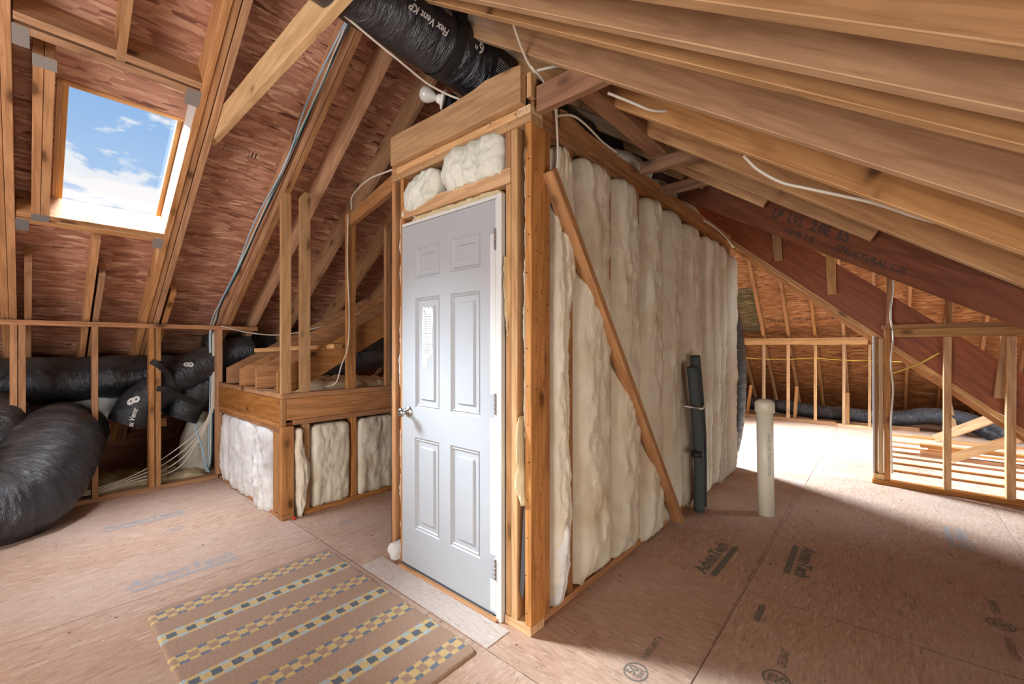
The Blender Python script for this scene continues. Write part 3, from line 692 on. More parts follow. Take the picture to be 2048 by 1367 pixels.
dC = Duct('flexible_duct', [(1.62, 5.22, 1.26), (1.38, 5.20, 1.20), (1.10, 5.18, 1.06), (.88, 5.16, .92), (.70, 5.15, .76), (.62, 5.16, .60)], .165, 'black flexible duct slanting down behind the double stud, marked 8 twice', GD, 2, rings=((.75, .03, .12),))
dC.text('8', .10, .60, -1.0, PI+.9, bold=.004); dC.text('8', .10, 1.06, -.95, PI+.9, bold=.004); dC.text('Flex Vent', .05, 1.20, -1.4, PI+.2, bold=.001, shear=.3)
dD = Duct('flexible_duct', [(1.75, 5.32, 1.10), (1.50, 5.28, 1.02), (1.22, 5.22, .88), (1.06, 5.18, .74), (.98, 5.18, .60)], .155, 'lower black flexible duct slanting down right of the double stud', GD, 3)
dE = Duct('flexible_duct', [(1.25, 5.45, 1.30), (1.5, 5.45, 1.32), (1.9, 5.45, 1.31), (2.4, 5.5, 1.28)], .125, 'black duct marked 8 running level under the end of the top plate', GD, 4)
dE.text('8', .085, .33, 1.2, 0, bold=.003)
dE2 = Duct('flexible_duct', [(1.2, 5.40, 1.02), (1.5, 5.42, 1.06), (1.9, 5.45, 1.06), (2.4, 5.5, 1.05)], .12, 'lowest level black duct beside the sloping joists', GD, 5)
dB = Duct('flexible_duct', [(.30, 5.45, .52), (.20, 5.26, .55), (.155, 5.02, .55), (.125, 4.80, .47), (.05, 4.62, .32), (-.07, 4.50, .22), (-.26, 4.42, .20), (-.6, 4.40, .20)], .235, 'biggest black duct bulging out between studs and lying on the floor', GD, 6, n0=(0, 0, 1), wr=.06, step=.011, sides=64, taper=lambda t: 1.0+.22*math.sin(min(1, t*1.2)*PI)*1.0)
dB.band(.42, .02)
dG = Duct('flexible_duct', [(-.16, 5.2, .75), (-.14, 5.05, .7), (-.15, 5.0, .5), (-.2, 5.1, .32), (-.5, 5.2, .25)], .20, 'dusty black duct at the left edge behind the first studs', GD, 8)
dH = Duct('flexible_duct', [(1.95, 4.75, .98), (2.2, 4.80, 1.06), (2.6, 4.85, 1.16), (3.1, 4.9, 1.24)], .20, 'dark duct lying behind the sloping joists above the yellow batt', GD, 15)
# sheet metal trunk behind
o = box('metal_duct_trunk', -.6, 1.15, 5.50, 5.9, .62, .84, DUCTM); setp(o, 'pale sheet metal duct trunk under the large black duct', 'duct')
# suspension straps
def strap(P, w, name='duct_strap', label=None, up=(0, -1, 0)):
    pts = crom(P, 6); v = []; f = []
    for i, p in enumerate(pts):
        t = (pts[min(i+1, len(pts)-1)]-pts[max(i-1, 0)]).normalized(); s = Vector(up).cross(t).normalized()*w/2; n = s.cross(t).normalized()*.002
        v += [p+s+n, p-s+n, p-s-n, p+s-n]
    for i in range(len(pts)-1):
        for k in range(4): k2 = (k+1) % 4; f.append((4*i+k, 4*i+k2, 4*i+4+k2, 4*i+4+k))
    f += [(0, 1, 2, 3), tuple(4*(len(pts)-1)+k for k in (3, 2, 1, 0))]
    o = mesh(name, v, f, BLK); setp(o, label, 'strap', 'black straps holding the ducts'); return o
strap([(.735, 4.932, 1.165), (.80, 4.932, 1.115), (.87, 4.985, 1.02), (.90, 5.0, .90), (.885, 5.04, .80)], .045, label='upper black strap nailed to the double stud and passing round the duct')
strap([(.745, 4.930, 1.168), (.80, 4.93, 1.150), (.88, 4.99, 1.145), (.94, 5.06, 1.16)], .030, label='short black strap running right from the upper nail')
strap([(.775, 4.930, .920), (.85, 4.935, .90), (.95, 4.98, .83), (1.10, 5.03, .74), (1.20, 5.10, .70)], .048, label='lower black strap slanting right across the lower duct')
strap([(.400, 4.935, .63), (.33, 4.93, .625), (.20, 4.85, .645)], .012, label='thin black strap from the second stud to the biggest duct')
# duct above the insulated room
YD = 1.66; ZD = 2.815
dR = Duct('flexible_duct', [(-2.6, YD, ZD+.06), (-1.6, YD, ZD+.06), (-.6, YD, ZD+.05), (.35, YD, ZD+.03), (1.0, YD, ZD), (1.42, YD, ZD-.01), (1.8, YD, ZD-.02), (2.6, YD, ZD-.04), (3.4, YD-.1, ZD-.06)], .155, 'black duct hanging from the ridge above the door, lettered in white', None, 9, rings=((3.97, .02, .07),), wr=.028)
dR.band(3.970, .055)
sp_ = strap([(1.365, YD-.155, ZD+.02), (1.375, YD-.15, ZD+.2), (1.38, YD-.10, ZD+.45)], .055, label='wide black webbing strap that hangs the lettered duct'); sp_['group'] = 'black straps holding the ducts'
# surface angle facing the camera: v where the normal points down and towards -x/-y
dR.text("Flex Vent KP", .040, 3.780, 2.00, PI, bold=.0010, shear=.25)
dR.text("6", .068, 4.085, 1.75, PI, bold=.002); dR.text("'", .060, 4.058, 1.72, PI, bold=.001); dR.text("'", .060, 4.047, 1.72, PI, bold=.001)
dR.box_print(3.660, 1.25, .11, .065, PI, 6); dR.box_print(3.840, 1.28, .11, .065, PI, 6); dR.box_print(4.250, 1.85, .08, .06, PI, 5)
dR.box_print(3.620, 1.75, .15, .030, PI, 4)
# black duct hanging at the far end of the insulated room
dV = Duct('flexible_duct', [(5.02, 1.62, 2.2), (5.00, 1.44, 1.95), (5.00, 1.30, 1.65), (5.00, 1.24, 1.2), (5.00, 1.235, .75), (4.99, 1.27, .35), (4.98, 1.36, .13), (4.98, 1.6, .12)], .135, 'tall black duct hanging down at the far end of the batts', None, 11, n0=(0, -1, 0), wr=.05)
dF = Duct('flexible_duct', [(9.2, 3.2, .24), (9.1, 2.2, .24), (9.05, 1.75, .22), (9.02, 1.3, .20), (9.02, .95, .17), (9.04, .5, .15), (9.04, .1, .145), (9.03, -.22, .18), (9.02, -.50, .245), (9.0, -.80, .235), (8.98, -1.00, .17), (8.85, -1.16, .09), (8.80, -1.22, -.01)], .125, 'long black duct lying on the floor behind the far knee wall', None, 12, wr=.06, rings=((1.72, .03, .12), (2.55, .03, .12)))

# ------------------------------------------------------------------ insulation batts
def batt(name, O, U, V, W, edges, D, mat, label=None, group=None, seed=0, parent=None, rag=.02, nu=18, amp=1.0, dv=.018, pw=3.0, crease=0.0):
    O, U, V, W = [Vector(q) for q in (O, U, V, W)]
    v0, v1 = edges[0][0], edges[-1][0]; nv = max(6, int((v1-v0)/dv)); vs_ = []; f = []
    def edge(v):
        for i in range(len(edges)-1):
            if v <= edges[i+1][0] or i == len(edges)-2:
                t = (v-edges[i][0])/(edges[i+1][0]-edges[i][0]); t = max(0, min(1, t)); t = t*t*(3-2*t)
                return tuple(edges[i][k]+(edges[i+1][k]-edges[i][k])*t for k in (1, 2))
    for j in range(-2, nv+3):
        jj = max(0, min(nv, j)); v = v0+(v1-v0)*jj/nv; a, b = edge(v)
        hw = (b-a)/2; rc = min(.05, hw*.5); tp = max(0, 1-(v1-v)/rc); tq = rc*(1-math.sqrt(max(0, 1-tp*tp)))*.9; a += tq; b -= tq
        a += .010+.011*amp*fbm(v*9, seed+1.3, 0)+.004*noise.noise((v*40, seed, 1)); b += -.010+.011*amp*fbm(v*9, seed+7.7, 0)+.004*noise.noise((v*40, seed, 2))
        endf = 1-.45*math.exp(-(v-v0)/.03)-.45*math.exp(-(v1-v)/.03)
        if j in (-1, nv+1): endf = .35
        for i in range(-1, nu+2):
            s = max(0, min(1, i/nu)); q = abs(2*s-1); prof = (1-q**pw)**.5 if q < 1 else 0
            u = a+(b-a)*s
            w = D*prof*endf
            if prof > 0:
                w += amp*prof*(.022*fbm(u*5+seed, v*3, seed)+.019*fbm(u*17, v*8+seed, 2)+.007*noise.noise((u*60, v*34, seed))-.010*abs(noise.noise((u*26+seed, v*5, 3))))
                if crease: w -= crease*prof*max(0, 1-abs(s-.5-.22*math.sin(v*2.2+seed))/.10)
            if i in (-1, nu+1) or j in (-2, nv+2): w = -.05
            vv = v
            if j <= 0: vv = v-rag*(.6+noise.noise((u*34, seed, 5))+.8*noise.noise((u*9, seed, 6)))*.7
            if j >= nv: vv = v+rag*.4*noise.noise((u*12, seed, 8))
            vs_.append(O+U*u+V*vv+W*w)
    w_ = nu+3; h_ = nv+5
    for j in range(h_-1):
        for i in range(w_-1): a = j*w_+i; f.append((a, a+1, a+w_+1, a+w_))
    o = mesh(name, vs_, f, mat, parent, True)
    if parent is None: setp(o, label, 'insulation', group)
    return o
YS = 1.235      # stud face plane of the side wall is y=1.21; batts bulge out of it
SB = 'cream fibreglass batts in the side wall of the insulated room'
Xx, Zz, mY, mX = (1, 0, 0), (0, 0, 1), (0, -1, 0), (-1, 0, 0)
side_batts = [
 ([(.06, 1.66, 1.76), (.45, 1.66, 1.83), (1.3, 1.655, 1.80), (1.7, 1.66, 1.87), (2.0, 1.67, 1.85), (2.29, 1.69, 1.83)], .055, 'narrow twisted first batt right behind the corner post'),
 ([(.07, 1.865, 2.25), (.5, 1.86, 2.25), (1.3, 1.84, 2.24), (1.8, 1.875, 2.225), (2.30, 1.875, 2.22)], .075, 'widest cream batt, second from the corner post'),
 ([(.05, 2.265, 2.62), (.5, 2.268, 2.62), (1.2, 2.25, 2.62), (1.8, 2.255, 2.60), (2.31, 2.26, 2.58)], .075, 'third batt from the post, crossed by the leaning board'),
 ([(.02, 2.63, 3.00), (.5, 2.635, 2.97), (1.1, 2.63, 2.97), (1.8, 2.665, 2.965), (2.30, 2.67, 2.94)], .080, 'fourth batt from the post with the board foot before it'),
 ([(.04, 3.02, 3.37), (.6, 2.99, 3.36), (1.2, 2.985, 3.38), (1.8, 2.995, 3.39), (2.30, 3.00, 3.36)], .070, 'fifth batt from the post, left of the foam pipes'),
 ([(.03, 3.40, 3.79), (.6, 3.40, 3.79), (1.2, 3.405, 3.82), (1.8, 3.415, 3.83), (2.29, 3.42, 3.78)], .070, 'sixth batt from the post, behind the foam pipes'),
 ([(.02, 3.82, 4.02), (.6, 3.82, 4.03), (1.2, 3.86, 4.04), (1.8, 3.87, 4.02), (2.27, 3.86, 4.03)], .09, 'seventh narrow batt, right of the foam pipes'),
 ([(.05, 4.05, 4.22), (.6, 4.055, 4.24), (1.2, 4.07, 4.24), (1.8, 4.05, 4.22), (2.27, 4.06, 4.2)], .10, 'eighth narrow batt, third from the black duct'),
 ([(.02, 4.25, 4.42), (.6, 4.26, 4.43), (1.2, 4.27, 4.44), (1.8, 4.25, 4.45), (2.26, 4.25, 4.42)], .10, 'ninth narrow batt, second from the black duct'),
 ([(.02, 4.46, 4.84), (.6, 4.46, 4.84), (1.2, 4.48, 4.85), (1.8, 4.48, 4.85), (2.22, 4.46, 4.80)], .105, 'last batt at the end of the side wall, beside the black duct'),
]
for i, (e, D, lab) in enumerate(side_batts):
    batt('insulation_batt', (0, YS, 0), Xx, Zz, mY, e, D+.015, INS, lab, SB, seed=i*3.7, crease=.03 if i in (0, 6, 8) else 0, nu=22 if i < 6 else 14)
batt('insulation_batt', (0, 1.225, 0), Xx, Zz, mY, [(.05, 1.665, 1.75), (.3, 1.67, 1.80), (.45, 1.70, 1.79)], .07, INS_W, 'small crumpled white tuft at the foot of the corner post', SB, seed=51)
# over the front wall and in its gaps
FB = 'insulation pieces in the door wall'
batt('insulation_batt', (1.495, 0, 0), (0, -1, 0), Zz, mX, [(2.075, -2.20, -2.07), (2.13, -2.18, -1.84), (2.22, -2.16, -1.81), (2.285, -2.09, -1.82)], .055, INS_G, 'small white tuft above the left half of the door', FB, seed=21, dv=.01, pw=2.5, amp=2.4, nu=34)
batt('insulation_batt', (1.495, 0, 0), (0, -1, 0), Zz, mX, [(2.13, -1.78, -1.355), (2.2, -1.82, -1.350), (2.285, -1.80, -1.348), (2.325, -1.79, -1.348)], .065, INS_G, 'larger white batt above the right half of the door', FB, seed=22, dv=.01, pw=3, amp=2.2, nu=40)
batt('insulation_strip', (1.53, 0, 0), (0, -1, 0), Zz, mX, [(.10, -2.235, -2.195), (.6, -2.24, -2.19), (.95, -2.235, -2.2), (1.2, -2.25, -2.195), (1.5, -2.245, -2.20), (1.75, -2.23, -2.2), (2.1, -2.24, -2.2)], .03, INS_W, 'thin white insulation strip in the gap left of the door', FB, seed=23, nu=6)
batt('insulation_strip', (1.54, 0, 0), (0, -1, 0), Zz, mX, [(.80, -1.255, -1.225), (1.1, -1.27, -1.225), (1.35, -1.268, -1.225), (1.8, -1.262, -1.225), (2.3, -1.255, -1.23)], .03, INS_G, 'long pale insulation strip beside the corner post', FB, seed=24, nu=6)
batt('insulation_tuft', (1.50, 0, 0), (0, -1, 0), Zz, mX, [(.585, -1.262, -1.215), (.68, -1.285, -1.225), (.80, -1.262, -1.225), (.93, -1.275, -1.23), (.98, -1.268, -1.235)], .035, INS_Y, 'yellow insulation tuft poking out beside the corner post', FB, seed=25, nu=8, dv=.01)
batt('insulation_tuft', (1.49, 0, 0), (0, -1, 0), Zz, mX, [(1.36, -1.342, -1.318), (1.45, -1.350, -1.322), (1.62, -1.345, -1.328), (1.72, -1.35, -1.33)], .018, INS_Y, 'thin yellow insulation tuft beside the upper door jamb', FB, seed=26, nu=6, dv=.01)
batt('insulation_tuft', (1.46, 0, 0), (0, -1, 0), Zz, mX, [(.03, -2.255, -2.19), (.08, -2.28, -2.18), (.13, -2.24, -2.19)], .04, INS_W, 'white insulation tuft on the floor left of the door', FB, seed=27, nu=10, dv=.01)
batt('insulation_strip', (1.50, 0, 0), (0, -1, 0), Zz, mX, [(2.022, -2.15, -1.37), (2.036, -2.12, -1.36), (2.058, -2.10, -1.36)], .012, INS_Y, 'narrow yellow insulation band squeezed above the door frame', FB, seed=28, nu=60, dv=.006)
prism('facing_flap', [(0, 0), (.02, -.02), (.035, .10), (.040, .45), (.028, .47), (.012, .2)], .003, frame3((1.498, 1.262, .17), (0, -1, 0), (0, 0, 1)), KRAFT)
setp(bpy.data.objects['facing_flap'], 'torn dark paper facing flap low beside the corner post', 'paper')
# on top of the insulated room
for i, (x, y, sx, sy, sz) in enumerate(((2.75, 1.32, .30, .16, .14), (3.35, 1.34, .28, .16, .13), (3.95, 1.36, .28, .16, .11))):
    bm = bmesh.new(); bmesh.ops.create_icosphere(bm, subdivisions=5, radius=1)
    for v in bm.verts:
        c = v.co.copy(); d = 1+.14*fbm(c.x*2+i*5, c.y*2, c.z*2)+.04*noise.noise(c*9); v.co = Vector((c.x*sx*d*1.15, c.y*sy*d, c.z*sz*d))
    me = bpy.data.meshes.new('p'); bm.to_mesh(me); bm.free()
    for p in me.polygons: p.use_smooth = True
    o = link('insulation_roll', me, INS_G, None, Matrix.Translation((x, y+.07, 2.50)))
    setp(o, ('nearest', 'middle', 'farthest')[i]+' pale insulation heap lying on top of the room behind its top plate', 'insulation', 'insulation heaps on the room top')
# platform batts
PB = 'insulation batts in the low stair platform wall'
batt('insulation_batt', (1.275, 0, 0), (0, -1, 0), Zz, mX, [(.03, -4.84, -4.66), (.3, -4.84, -4.65), (.655, -4.80, -4.66)], .05, INS_W, 'leftmost grey-white batt of the low platform, beside the knee wall', PB, seed=31)
batt('insulation_batt', (1.275, 0, 0), (0, -1, 0), Zz, mX, [(.02, -4.65, -3.98), (.3, -4.65, -3.97), (.655, -4.66, -3.95)], .055, INS_W, 'broad dirty white batt on the left side of the platform', PB, seed=32, nu=30, amp=1.3)
batt('insulation_batt', (1.275, 0, 0), (0, -1, 0), Zz, mX, [(.0, -3.97, -3.57), (.3, -3.96, -3.565), (.655, -3.94, -3.56)], .07, INS_W, 'fluffy white batt left of the platform corner post', PB, seed=33, nu=24, amp=1.9)
batt('insulation_batt', (0, 3.385, 0), Xx, Zz, mY, [(.0, 1.36, 1.41), (.15, 1.345, 1.44), (.35, 1.34, 1.475), (.5, 1.335, 1.43), (.6, 1.345, 1.41), (.675, 1.345, 1.42)], .055, INS, 'narrow curled cream batt right of the platform corner post', PB, seed=34)
batt('insulation_batt', (0, 3.395, 0), Xx, Zz, mY, [(.045, 1.475, 1.805), (.4, 1.465, 1.808), (.68, 1.465, 1.805)], .04, INS, 'flat square cream batt in the middle of the platform front', PB, seed=35, nu=24, pw=8)
batt('insulation_batt', (0, 3.395, 0), Xx, Zz, mY, [(.045, 1.85, 2.24), (.4, 1.85, 2.24), (.68, 1.85, 2.24)], .04, INS, 'flat cream batt of the platform front next to the door wall', PB, seed=36, nu=24, pw=8)
batt('insulation_batt', (0, 0, .90), Xx, (0, 1, 0), Zz, [(3.52, 1.50, 2.45), (3.9, 1.48, 2.5), (4.3, 1.5, 2.5)], .10, INS_Y, 'yellow batt lying flat on top of the platform behind the studs', PB, seed=37, nu=36, amp=2.2)
batt('insulation_batt', (0, 5.35, 0), Xx, Zz, mY, [(.0, 1.0, 1.3), (.3, 1.02, 1.32), (.62, 1.1, 1.3)], .06, INS_G, 'shaded batt standing behind the knee wall beside the platform', PB, seed=38)
batt('insulation_batt', (0, 0, .0), Xx, (0, 1, 0), Zz, [(5.15, .35, 1.22), (5.4, .35, 1.25), (5.9, .35, 1.25)], .07, INS_Y, 'dim yellow batt lying on the floor behind the knee wall', PB, seed=39, nu=30, amp=2.5)

# ------------------------------------------------------------------ insulated room: front wall with door
fw = empty('wall_front', (1.486, 1.75, 0), label='door wall of the insulated room with pale header boards', cat='wall', kind='structure')
XF = 1.486
# header board with a wavy upper edge
pts = [(0, 0)]; Lh = 2.240-1.218
top = [(0, .168), (.10, .170), (.25, .166), (.45, .160), (.60, .166), (.72, .172), (.80, .186), (.88, .180), (.96, .176), (Lh, .166)]
prism('header_board', [(0, 0), (Lh, 0)]+top[::-1], .038, frame3((XF, 2.240, 2.385), (0, -1, 0), (0, 0, 1)) @ Matrix.Rotation(0, 4, 'X') @ Matrix.Translation((0, 0, 0)), W_LIGHT, fw)
box('header_board', XF+.002, XF+.040, 1.19, 1.215, 2.42, 2.53, W_LIGHT, fw, bev=.001)
box('header_board', XF+.002, XF+.12, 2.244, 2.284, 2.385, 2.545, W_ORANGE, fw)
box('top_plate', XF-.002, XF+.088, 1.272, 2.236, 2.346, 2.384, W_LIGHT, fw); box('top_plate', XF-.004, XF+.088, 1.190, 1.268, 2.346, 2.384, W_BLOND, fw); box('top_plate', XF-.002, XF+.088, 2.24, 2.284, 2.346, 2.384, W_ORANGE, fw)
stamp('S-P-F 2 KD', .022, frame3((XF-.0047, 1.229, 2.365), (0, -1, 0), (0, 0, 1)), simple('blue_stamp_ink', (.18, .2, .3), .8), fw, sx=.7)
box('top_plate', XF-.004, XF+.086, 1.186, 2.286, 2.306, 2.344, W_LIGHT, fw)
box('stud', XF, XF+.088, 2.248, 2.286, .04, 2.305, W_ORANGE, fw)
box('stud', XF+.002, XF+.09, 2.166, 2.197, .04, 2.305, W_ORANGE, fw)
box('door_header', XF-.002, XF+.086, 1.311, 2.164, 2.062, 2.135, W_LIGHT, fw)
box('cripple_stud', XF+.002, XF+.088, 1.312, 1.345, 2.137, 2.305, W_ORANGE, fw)
box('stud', XF+.004, XF+.09, 1.313, 1.343, .04, 2.060, W_LIGHT, fw)
box('stud', XF+.002, XF+.09, 1.271, 1.309, .04, 2.305, W_LIGHT, fw)
box('corner_post', XF, XF+.105, 1.187, 1.223, .04, 2.305, W_ORANGE, fw)
box('corner_post', XF+.107, XF+.150, 1.192, 1.226, .04, 2.305, W_PLATE, fw)
box('bottom_plate', XF-.002, XF+.10, 1.188, 1.345, 0, .04, W_LIGHT, fw); box('bottom_plate', XF, XF+.088, 2.166, 2.288, 0, .04, W_ORANGE, fw)
box('stud', XF+.03, XF+.118, 2.292, 2.33, .04, 2.30, W_PLATE, fw)
# nail heads
def nails(pts, par, nrm='x'):
    v = []; f = []
    for (a, b) in pts:
        c = len(v)
        for k in range(8):
            an = 2*PI*k/8; v.append((a+.0035*math.cos(an), b+.0035*math.sin(an), 0))
        f.append(tuple(range(c, c+8)))
    return v, f
v, f = nails([(1.0-.0, 2.41)]+[(rnd.uniform(-2.2, -1.22), rnd.uniform(2.31, 2.52)) for _ in range(26)]+[(-1.205+rnd.uniform(-.01, .01), z) for z in [.1+.17*i for i in range(13)]], None)
mesh('nail_head', v, f, INK, fw, mw=frame3((XF-.0052, 0, 0), (0, -1, 0), (0, 0, 1)))['kind'] = 'stuff'
# door
dr = empty('door_1', (XF, 1.78, 0), label='grey six-panel door with a nickel knob and torn white label', cat='door', kind='structure')
XD = 1.478; y0d, y1d, z0d, z1d = 2.163, 1.399, .020, 2.002
panels = [(2.035, 1.813, 1.684, 1.870), (1.726, 1.500, 1.692, 1.872), (2.035, 1.816, .948, 1.577), (1.726, 1.502, .951, 1.577), (2.040, 1.820, .249, .777), (1.728, 1.504, .250, .779)]
ys = sorted({y0d, y1d}|{p[i] for p in panels for i in (0, 1)}); zs = sorted({z0d, z1d}|{p[i] for p in panels for i in (2, 3)})
bm = bmesh.new(); V = {}
def gv(y, z):
    if (y, z) not in V: V[(y, z)] = bm.verts.new((XD, y, z))
    return V[(y, z)]
for i in range(len(ys)-1):
    for j in range(len(zs)-1):
        yc, zc = (ys[i]+ys[i+1])/2, (zs[j]+zs[j+1])/2
        if any(p[1] < yc < p[0] and p[2] < zc < p[3] for p in panels): continue
        bm.faces.new([gv(ys[i], zs[j]), gv(ys[i], zs[j+1]), gv(ys[i+1], zs[j+1]), gv(ys[i+1], zs[j])])
# side and back faces
q = [bm.verts.new(p) for p in ((XD+.044, y1d, z0d), (XD+.044, y0d, z0d), (XD+.044, y0d, z1d), (XD+.044, y1d, z1d))]; bm.faces.new(q)
q2 = [bm.verts.new(p) for p in ((XD, y1d, z0d), (XD, y0d, z0d), (XD, y0d, z1d), (XD, y1d, z1d))]
for a in range(4): bm.faces.new([q2[a], q2[(a+1) % 4], q[(a+1) % 4], q[a]])
me = bpy.data.meshes.new('slab'); bm.to_mesh(me); bm.free(); link('door_slab', me, DOOR, dr)
for (ya, yb, za, zb) in panels:
    rings = [(0, 0), (.004, .006), (.010, .008), (.014, .003), (.020, .009), (.048, .010), (.054, .002)]; v = []; f = []
    small = (zb-za) < .25; 
    for (ins, dep) in rings:
        v += [(XD+dep, yb+ins, za+ins), (XD+dep, ya-ins, za+ins), (XD+dep, ya-ins, zb-ins), (XD+dep, yb+ins, zb-ins)]
    for i in range(len(rings)-1):
        for k in range(4): k2 = (k+1) % 4; f.append((4*i+k, 4*i+k2, 4*i+4+k2, 4*i+4+k))
    m = 4*(len(rings)-1); f.append((m, m+1, m+2, m+3)); mesh('door_panel', v, f, DOOR, dr)
box('jamb', 1.468, 1.50, 1.353, 1.386, .0, 2.022, WHITE, dr); box('jamb', 1.470, 1.50, 1.386, 2.150, 2.005, 2.022, WHITE, dr)
box('jamb_stop', 1.476, 1.485, 1.387, 1.398, .02, 2.003, WHITE, dr, bev=0)
box('jamb', 1.482, 1.50, 2.164, 2.168, .0, 2.022, WHITE, dr, bev=0)
for (z0, z1) in ((1.07, 1.84), (.30, .955), (.03, .18)): box('paint_strip', XD-.0005, XD+.0002, 1.400, 1.434, z0, z1, WHITE, dr, bev=0)
for z in (1.809, 1.025, .240):
    h = box('hinge', 1.470, 1.480, 1.386, 1.402, z-.051, z+.051, HINGE, dr, bev=.001)
    for k in range(5):
        beam('hinge_knuckle', (1.468, 1.392, z-.05+.0205*k), (1.468, 1.392, z-.05+.0205*k+.018), .011, .011, HINGE, h, up=(0, 1, 0), bev=.002)
box('sill', 1.452, 1.50, 1.372, 2.166, .0, .012, W_ORANGE, dr); box('door_sweep', 1.474, 1.486, 1.40, 2.163, .012, .0205, simple('dark_rubber', (.05, .07, .09), .5), dr, bev=0)
# knob: lathe about x
def lathe(name, prof, c, axis, mat, par=None, n=32):
    ax = Vector(axis).normalized(); a = Vector((0, 0, 1)) if abs(ax.z) < .9 else Vector((1, 0, 0)); a = (a-ax*a.dot(ax)).normalized(); b = ax.cross(a); v = []; f = []
    for (h, r) in prof:
        for k in range(n): an = 2*PI*k/n; v.append(Vector(c)+ax*h+a*math.cos(an)*r+b*math.sin(an)*r)
    for i in range(len(prof)-1):
        for k in range(n): k2 = (k+1) % n; f.append((i*n+k, i*n+k2, (i+1)*n+k2, (i+1)*n+k))
    f.append(tuple(range(n))[::-1]); m = (len(prof)-1)*n; f.append(tuple(range(m, m+n)))
    return mesh(name, v, f, mat, par, True)
kb = lathe('knob_rose', [(0, .033), (.003, .033), (.008, .028), (.012, .016), (.034, .011)], (XD, 2.098, .918), (-1, 0, 0), NICKEL, dr)
lathe('knob', [(.030, .010), (.036, .017), (.044, .025), (.052, .027), (.060, .024), (.066, .016), (.067, .008), (.065, .0065)], (XD, 2.098, .918), (-1, 0, 0), NICKEL, kb)
# torn label
out = [(1.972, 1.20), (1.968, 1.30), (1.972, 1.42), (1.966, 1.515), (1.955, 1.526), (1.945, 1.512), (1.930, 1.524), (1.915, 1.508), (1.897, 1.520), (1.878, 1.508), (1.872, 1.46), (1.880, 1.38), (1.882, 1.30), (1.874, 1.262), (1.895, 1.245), (1.918, 1.238), (1.926, 1.215), (1.921, 1.19), (1.934, 1.172), (1.955, 1.178)]
prism('torn_label', [(-y, z) for y, z in out], .0006, frame3((XD+.0015, 0, 0), (0, -1, 0), (0, 0, 1)), PAPER, dr)
rec = []
for i in range(9): rec.append((-1.958+.0, 1.478-i*.0135, -1.915+rnd.uniform(-.01, .008), 1.481-i*.0135)); rec.append((-1.908, 1.478-i*.0135, -1.892+rnd.uniform(-.004, .004), 1.481-i*.0135))
for i in range(12): rec.append((-1.958, 1.352-i*.0085, -1.890+rnd.uniform(-.014, .004), 1.3545-i*.0085))
lbm = frame3((XD+.0008, 0, 0), (0, -1, 0), (0, 0, 1))
flat_rects('label_print', rec, frame3((XD+.0005-.0006, 0, 0), (0, -1, 0), (0, 0, 1)), GREY, dr)
mesh('label_emblem', [(-1.958, 1.508, 0), (-1.950, 1.485, 0), (-1.940, 1.508, 0), (-1.947, 1.494, 0)], [(0, 1, 3), (1, 2, 3)], RED, dr, mw=frame3((XD-.0004, 0, 0), (0, -1, 0), (0, 0, 1)))

# ------------------------------------------------------------------ side wall of the insulated room
sw = empty('wall_right', (3.2, 1.25, 0), label='long side wall of the insulated room framing the cream batts', cat='wall', kind='structure')
YF = 1.208
prism('header_board', [(0, 0), (.19, 0), (.19, .085), (.10, .10), (.05, .128), (0, .150)], .038, frame3((1.530, YF+.038-.040, 2.386), (1, 0, 0), (0, 0, 1)) @ Matrix.Translation((0, 0, -.038)), W_ORANGE, sw)
prism('header_board', [(0, 0), (3.10, 0), (3.10, -.004), (3.10, .062), (2.4, .070), (1.8, .058), (1.2, .068), (.6, .060), (.25, .072), (.05, .100), (.0, .090)], .038, frame3((1.745, YF, 2.386), (1, 0, 0), (0, 0, 1)) @ Matrix.Translation((0, 0, -.038)), W_PLATE, sw)
box('top_plate', 1.592, 3.04, YF, YF+.088, 2.348, 2.384, W_PLATE, sw); box('top_plate', 3.044, 4.86, YF, YF+.088, 2.348, 2.384, W_PLATE, sw)
box('top_plate', 1.592, 2.45, YF+.002, YF+.09, 2.310, 2.346, W_PLATE, sw); box('top_plate', 2.454, 4.86, YF+.002, YF+.09, 2.310, 2.346, W_PLATE, sw)
box('bottom_plate', 1.59, 4.86, YF-.002, YF+.088, 0, .038, W_PLATE, sw)
for x in (1.842, 2.248, 2.628, 2.985, 3.388, 3.80, 4.045, 4.235, 4.445, 4.84): box('stud', x-.019, x+.019, YF+.004, YF+.092, .038, 2.31, W_ORANGE if x > 2 else W_PLATE, sw)
box('unseen_dark_backing', 1.60, 4.86, 1.31, 1.32, 0, 2.5, BACK, sw); box('unseen_dark_backing', 1.60, 1.61, 1.31, 2.29, 0, 2.5, BACK, sw); box('unseen_dark_backing', 1.52, 4.86, 2.335, 2.345, 0, 2.5, BACK, sw); box('unseen_dark_backing', 4.862, 4.872, 1.215, 2.34, 0, 2.45, BACK, sw); box('unseen_dark_backing', 1.55, 4.86, 1.27, 2.34, 2.39, 2.40, BACK, sw)  # unseen panels added to keep the room interior dark and light-tight
v, f = nails([(rnd.uniform(1.6, 4.8), rnd.choice((2.33, 2.366, 2.41))+rnd.uniform(-.01, .02)) for _ in range(60)]+[(rnd.choice((1.52, 1.56, 1.612)), rnd.uniform(.1, 2.25)) for _ in range(40)], None)
mesh('nail_head', v, f, INK, sw, mw=frame3((0, 1.1855, 0), (1, 0, 0), (0, 0, 1)))['kind'] = 'stuff'
